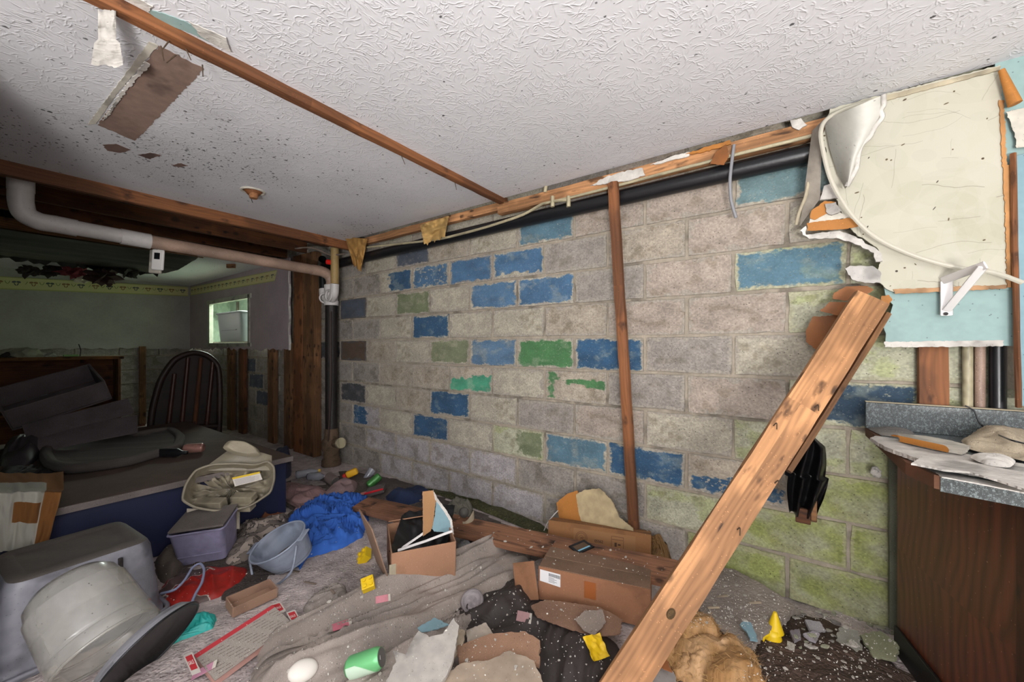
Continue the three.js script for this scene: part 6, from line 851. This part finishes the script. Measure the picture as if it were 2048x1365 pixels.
// wood splinters and flakes, one by one
[[620, 1168, 0.07], [590, 1145, 0.05], [665, 1185, 0.03], [845, 1000, 0.05], [1445, 1195, 0.05], [1427, 1218, 0.05], [1510, 1208, 0.05]].forEach(([x, y, l], i) => { const m = single('wood_splinter', rbox(l, 0.006, 0.01, 0.002), i > 3 ? M.beige : M.greyWood, ['curled dark splinter on the bare dusty floor', 'thin grey splinter near the blue tub', 'short splinter beside the pale grey bag', 'grey splinter lying behind the plank', 'pale wooden chip on the rubble board by the timber', 'flat white wooden chip lower on the rubble board', 'thin pale chip at the middle of the rubble board'][i], 'splinter', 'splinters on the floor'); drop(m, x, y, 0.004, rr(-0.6, 0.9)); });
{
  const flakeM = [mat(0xdedbd4, { map: grimeT }), mat(0xc9c6bd, { map: grimeT }), mat(0xb9bda4, { map: grimeT }), mat(0xa9a6a4, { map: dustT })];
  const flakeG = [...Array(6)].map(() => { const n = 6, s = new THREE.Shape([...Array(n)].map((_, i) => { const a = i / n * 6.283 + rr(-0.3, 0.3), r = rr(0.55, 1); return new THREE.Vector2(Math.cos(a) * r, Math.sin(a) * r * 0.7); })); const g = new THREE.ExtrudeGeometry(s, { depth: 0.35, bevelEnabled: false }); g.rotateX(-Math.PI / 2); return uvBox(g); });
  const zones = [[880, 1180, 1220, 1340, 40, 0.005, 'white plaster flake scattered on the black tarp'], [1390, 1140, 1560, 1250, 34, 0.006, 'plaster flake scattered on the rubble board'], [1580, 1225, 1790, 1300, 46, 0.012, 'plaster flake in the litter at the wall foot'], [1500, 1280, 1790, 1362, 40, 0.006, 'pale plaster flake scattered on the dark soil'], [560, 1120, 730, 1230, 12, 0.006, 'plaster flake on the bare dusty floor'], [920, 1050, 1330, 1160, 26, 0.006, 'plaster flake resting on the plank and cartons'], [560, 1240, 900, 1362, 10, 0.005, 'plaster flake lying in the canvas folds']];
  zones.forEach(([x0, y0, x1, y1, n, s, label]) => { for (let i = 0; i < n; i++) { const k = s * rr(0.7, 1.9), m = single('plaster_flake', flakeG[Math.floor(rnd() * 6)], flakeM[label.includes('foot') ? Math.floor(rnd() * 4) : Math.floor(rnd() * 2)], label, 'plaster flake', label.replace('plaster flake', 'flakes')); m.scale.setScalar(k); let x, y, q = 0; do { x = rr(x0, x1); y = rr(y0, y1); } while (hit(x, y).steep && q++ < 8); drop(m, x, y, 0.0005, rr(0, 6)); } });
  // crumbs too many to count
  const cg = new THREE.IcosahedronGeometry(1, 0), N = 3600, im = new THREE.InstancedMesh(cg, mat(0xe6e3dc), N), d = new THREE.Object3D(); let c = 0;
  const put = (x0, y0, x1, y1, n, s0, s1) => { for (let i = 0; i < n && c < N; i++) { const h = hit(rr(x0, x1), rr(y0, y1)); if (h.steep) continue; d.position.copy(h.point).addScaledVector(h.normal, 0.001); const s = rr(s0, s1) * (rnd() > 0.9 ? 1.8 : 1); d.scale.set(s * rr(0.7, 1.8), s * 0.7, s * rr(0.7, 1.3)); d.rotation.set(rnd() * 3, rnd() * 6, rnd() * 3); d.updateMatrix(); im.setMatrixAt(c, d.matrix); const k = rr(0.55, 1); im.setColorAt(c, new THREE.Color(k, k, k * 0.97)); c++; } };
  put(880, 1150, 1240, 1362, 300, 0.0008, 0.0022); put(1380, 1135, 1580, 1260, 420, 0.0008, 0.0022); put(1480, 1225, 1800, 1362, 420, 0.0008, 0.0024); put(560, 1100, 900, 1362, 160, 0.0008, 0.002); put(900, 1000, 1330, 1200, 300, 0.0008, 0.002); put(300, 1000, 760, 1362, 300, 0.0008, 0.002);
  im.count = c; im.name = 'plaster_crumbs'; im.castShadow = im.receiveShadow = true; scene.add(im); tag(im, 'tiny white plaster crumbs strewn over the whole floor', 'crumbs', null, 'stuff');
}
renderer.render(scene, camera);
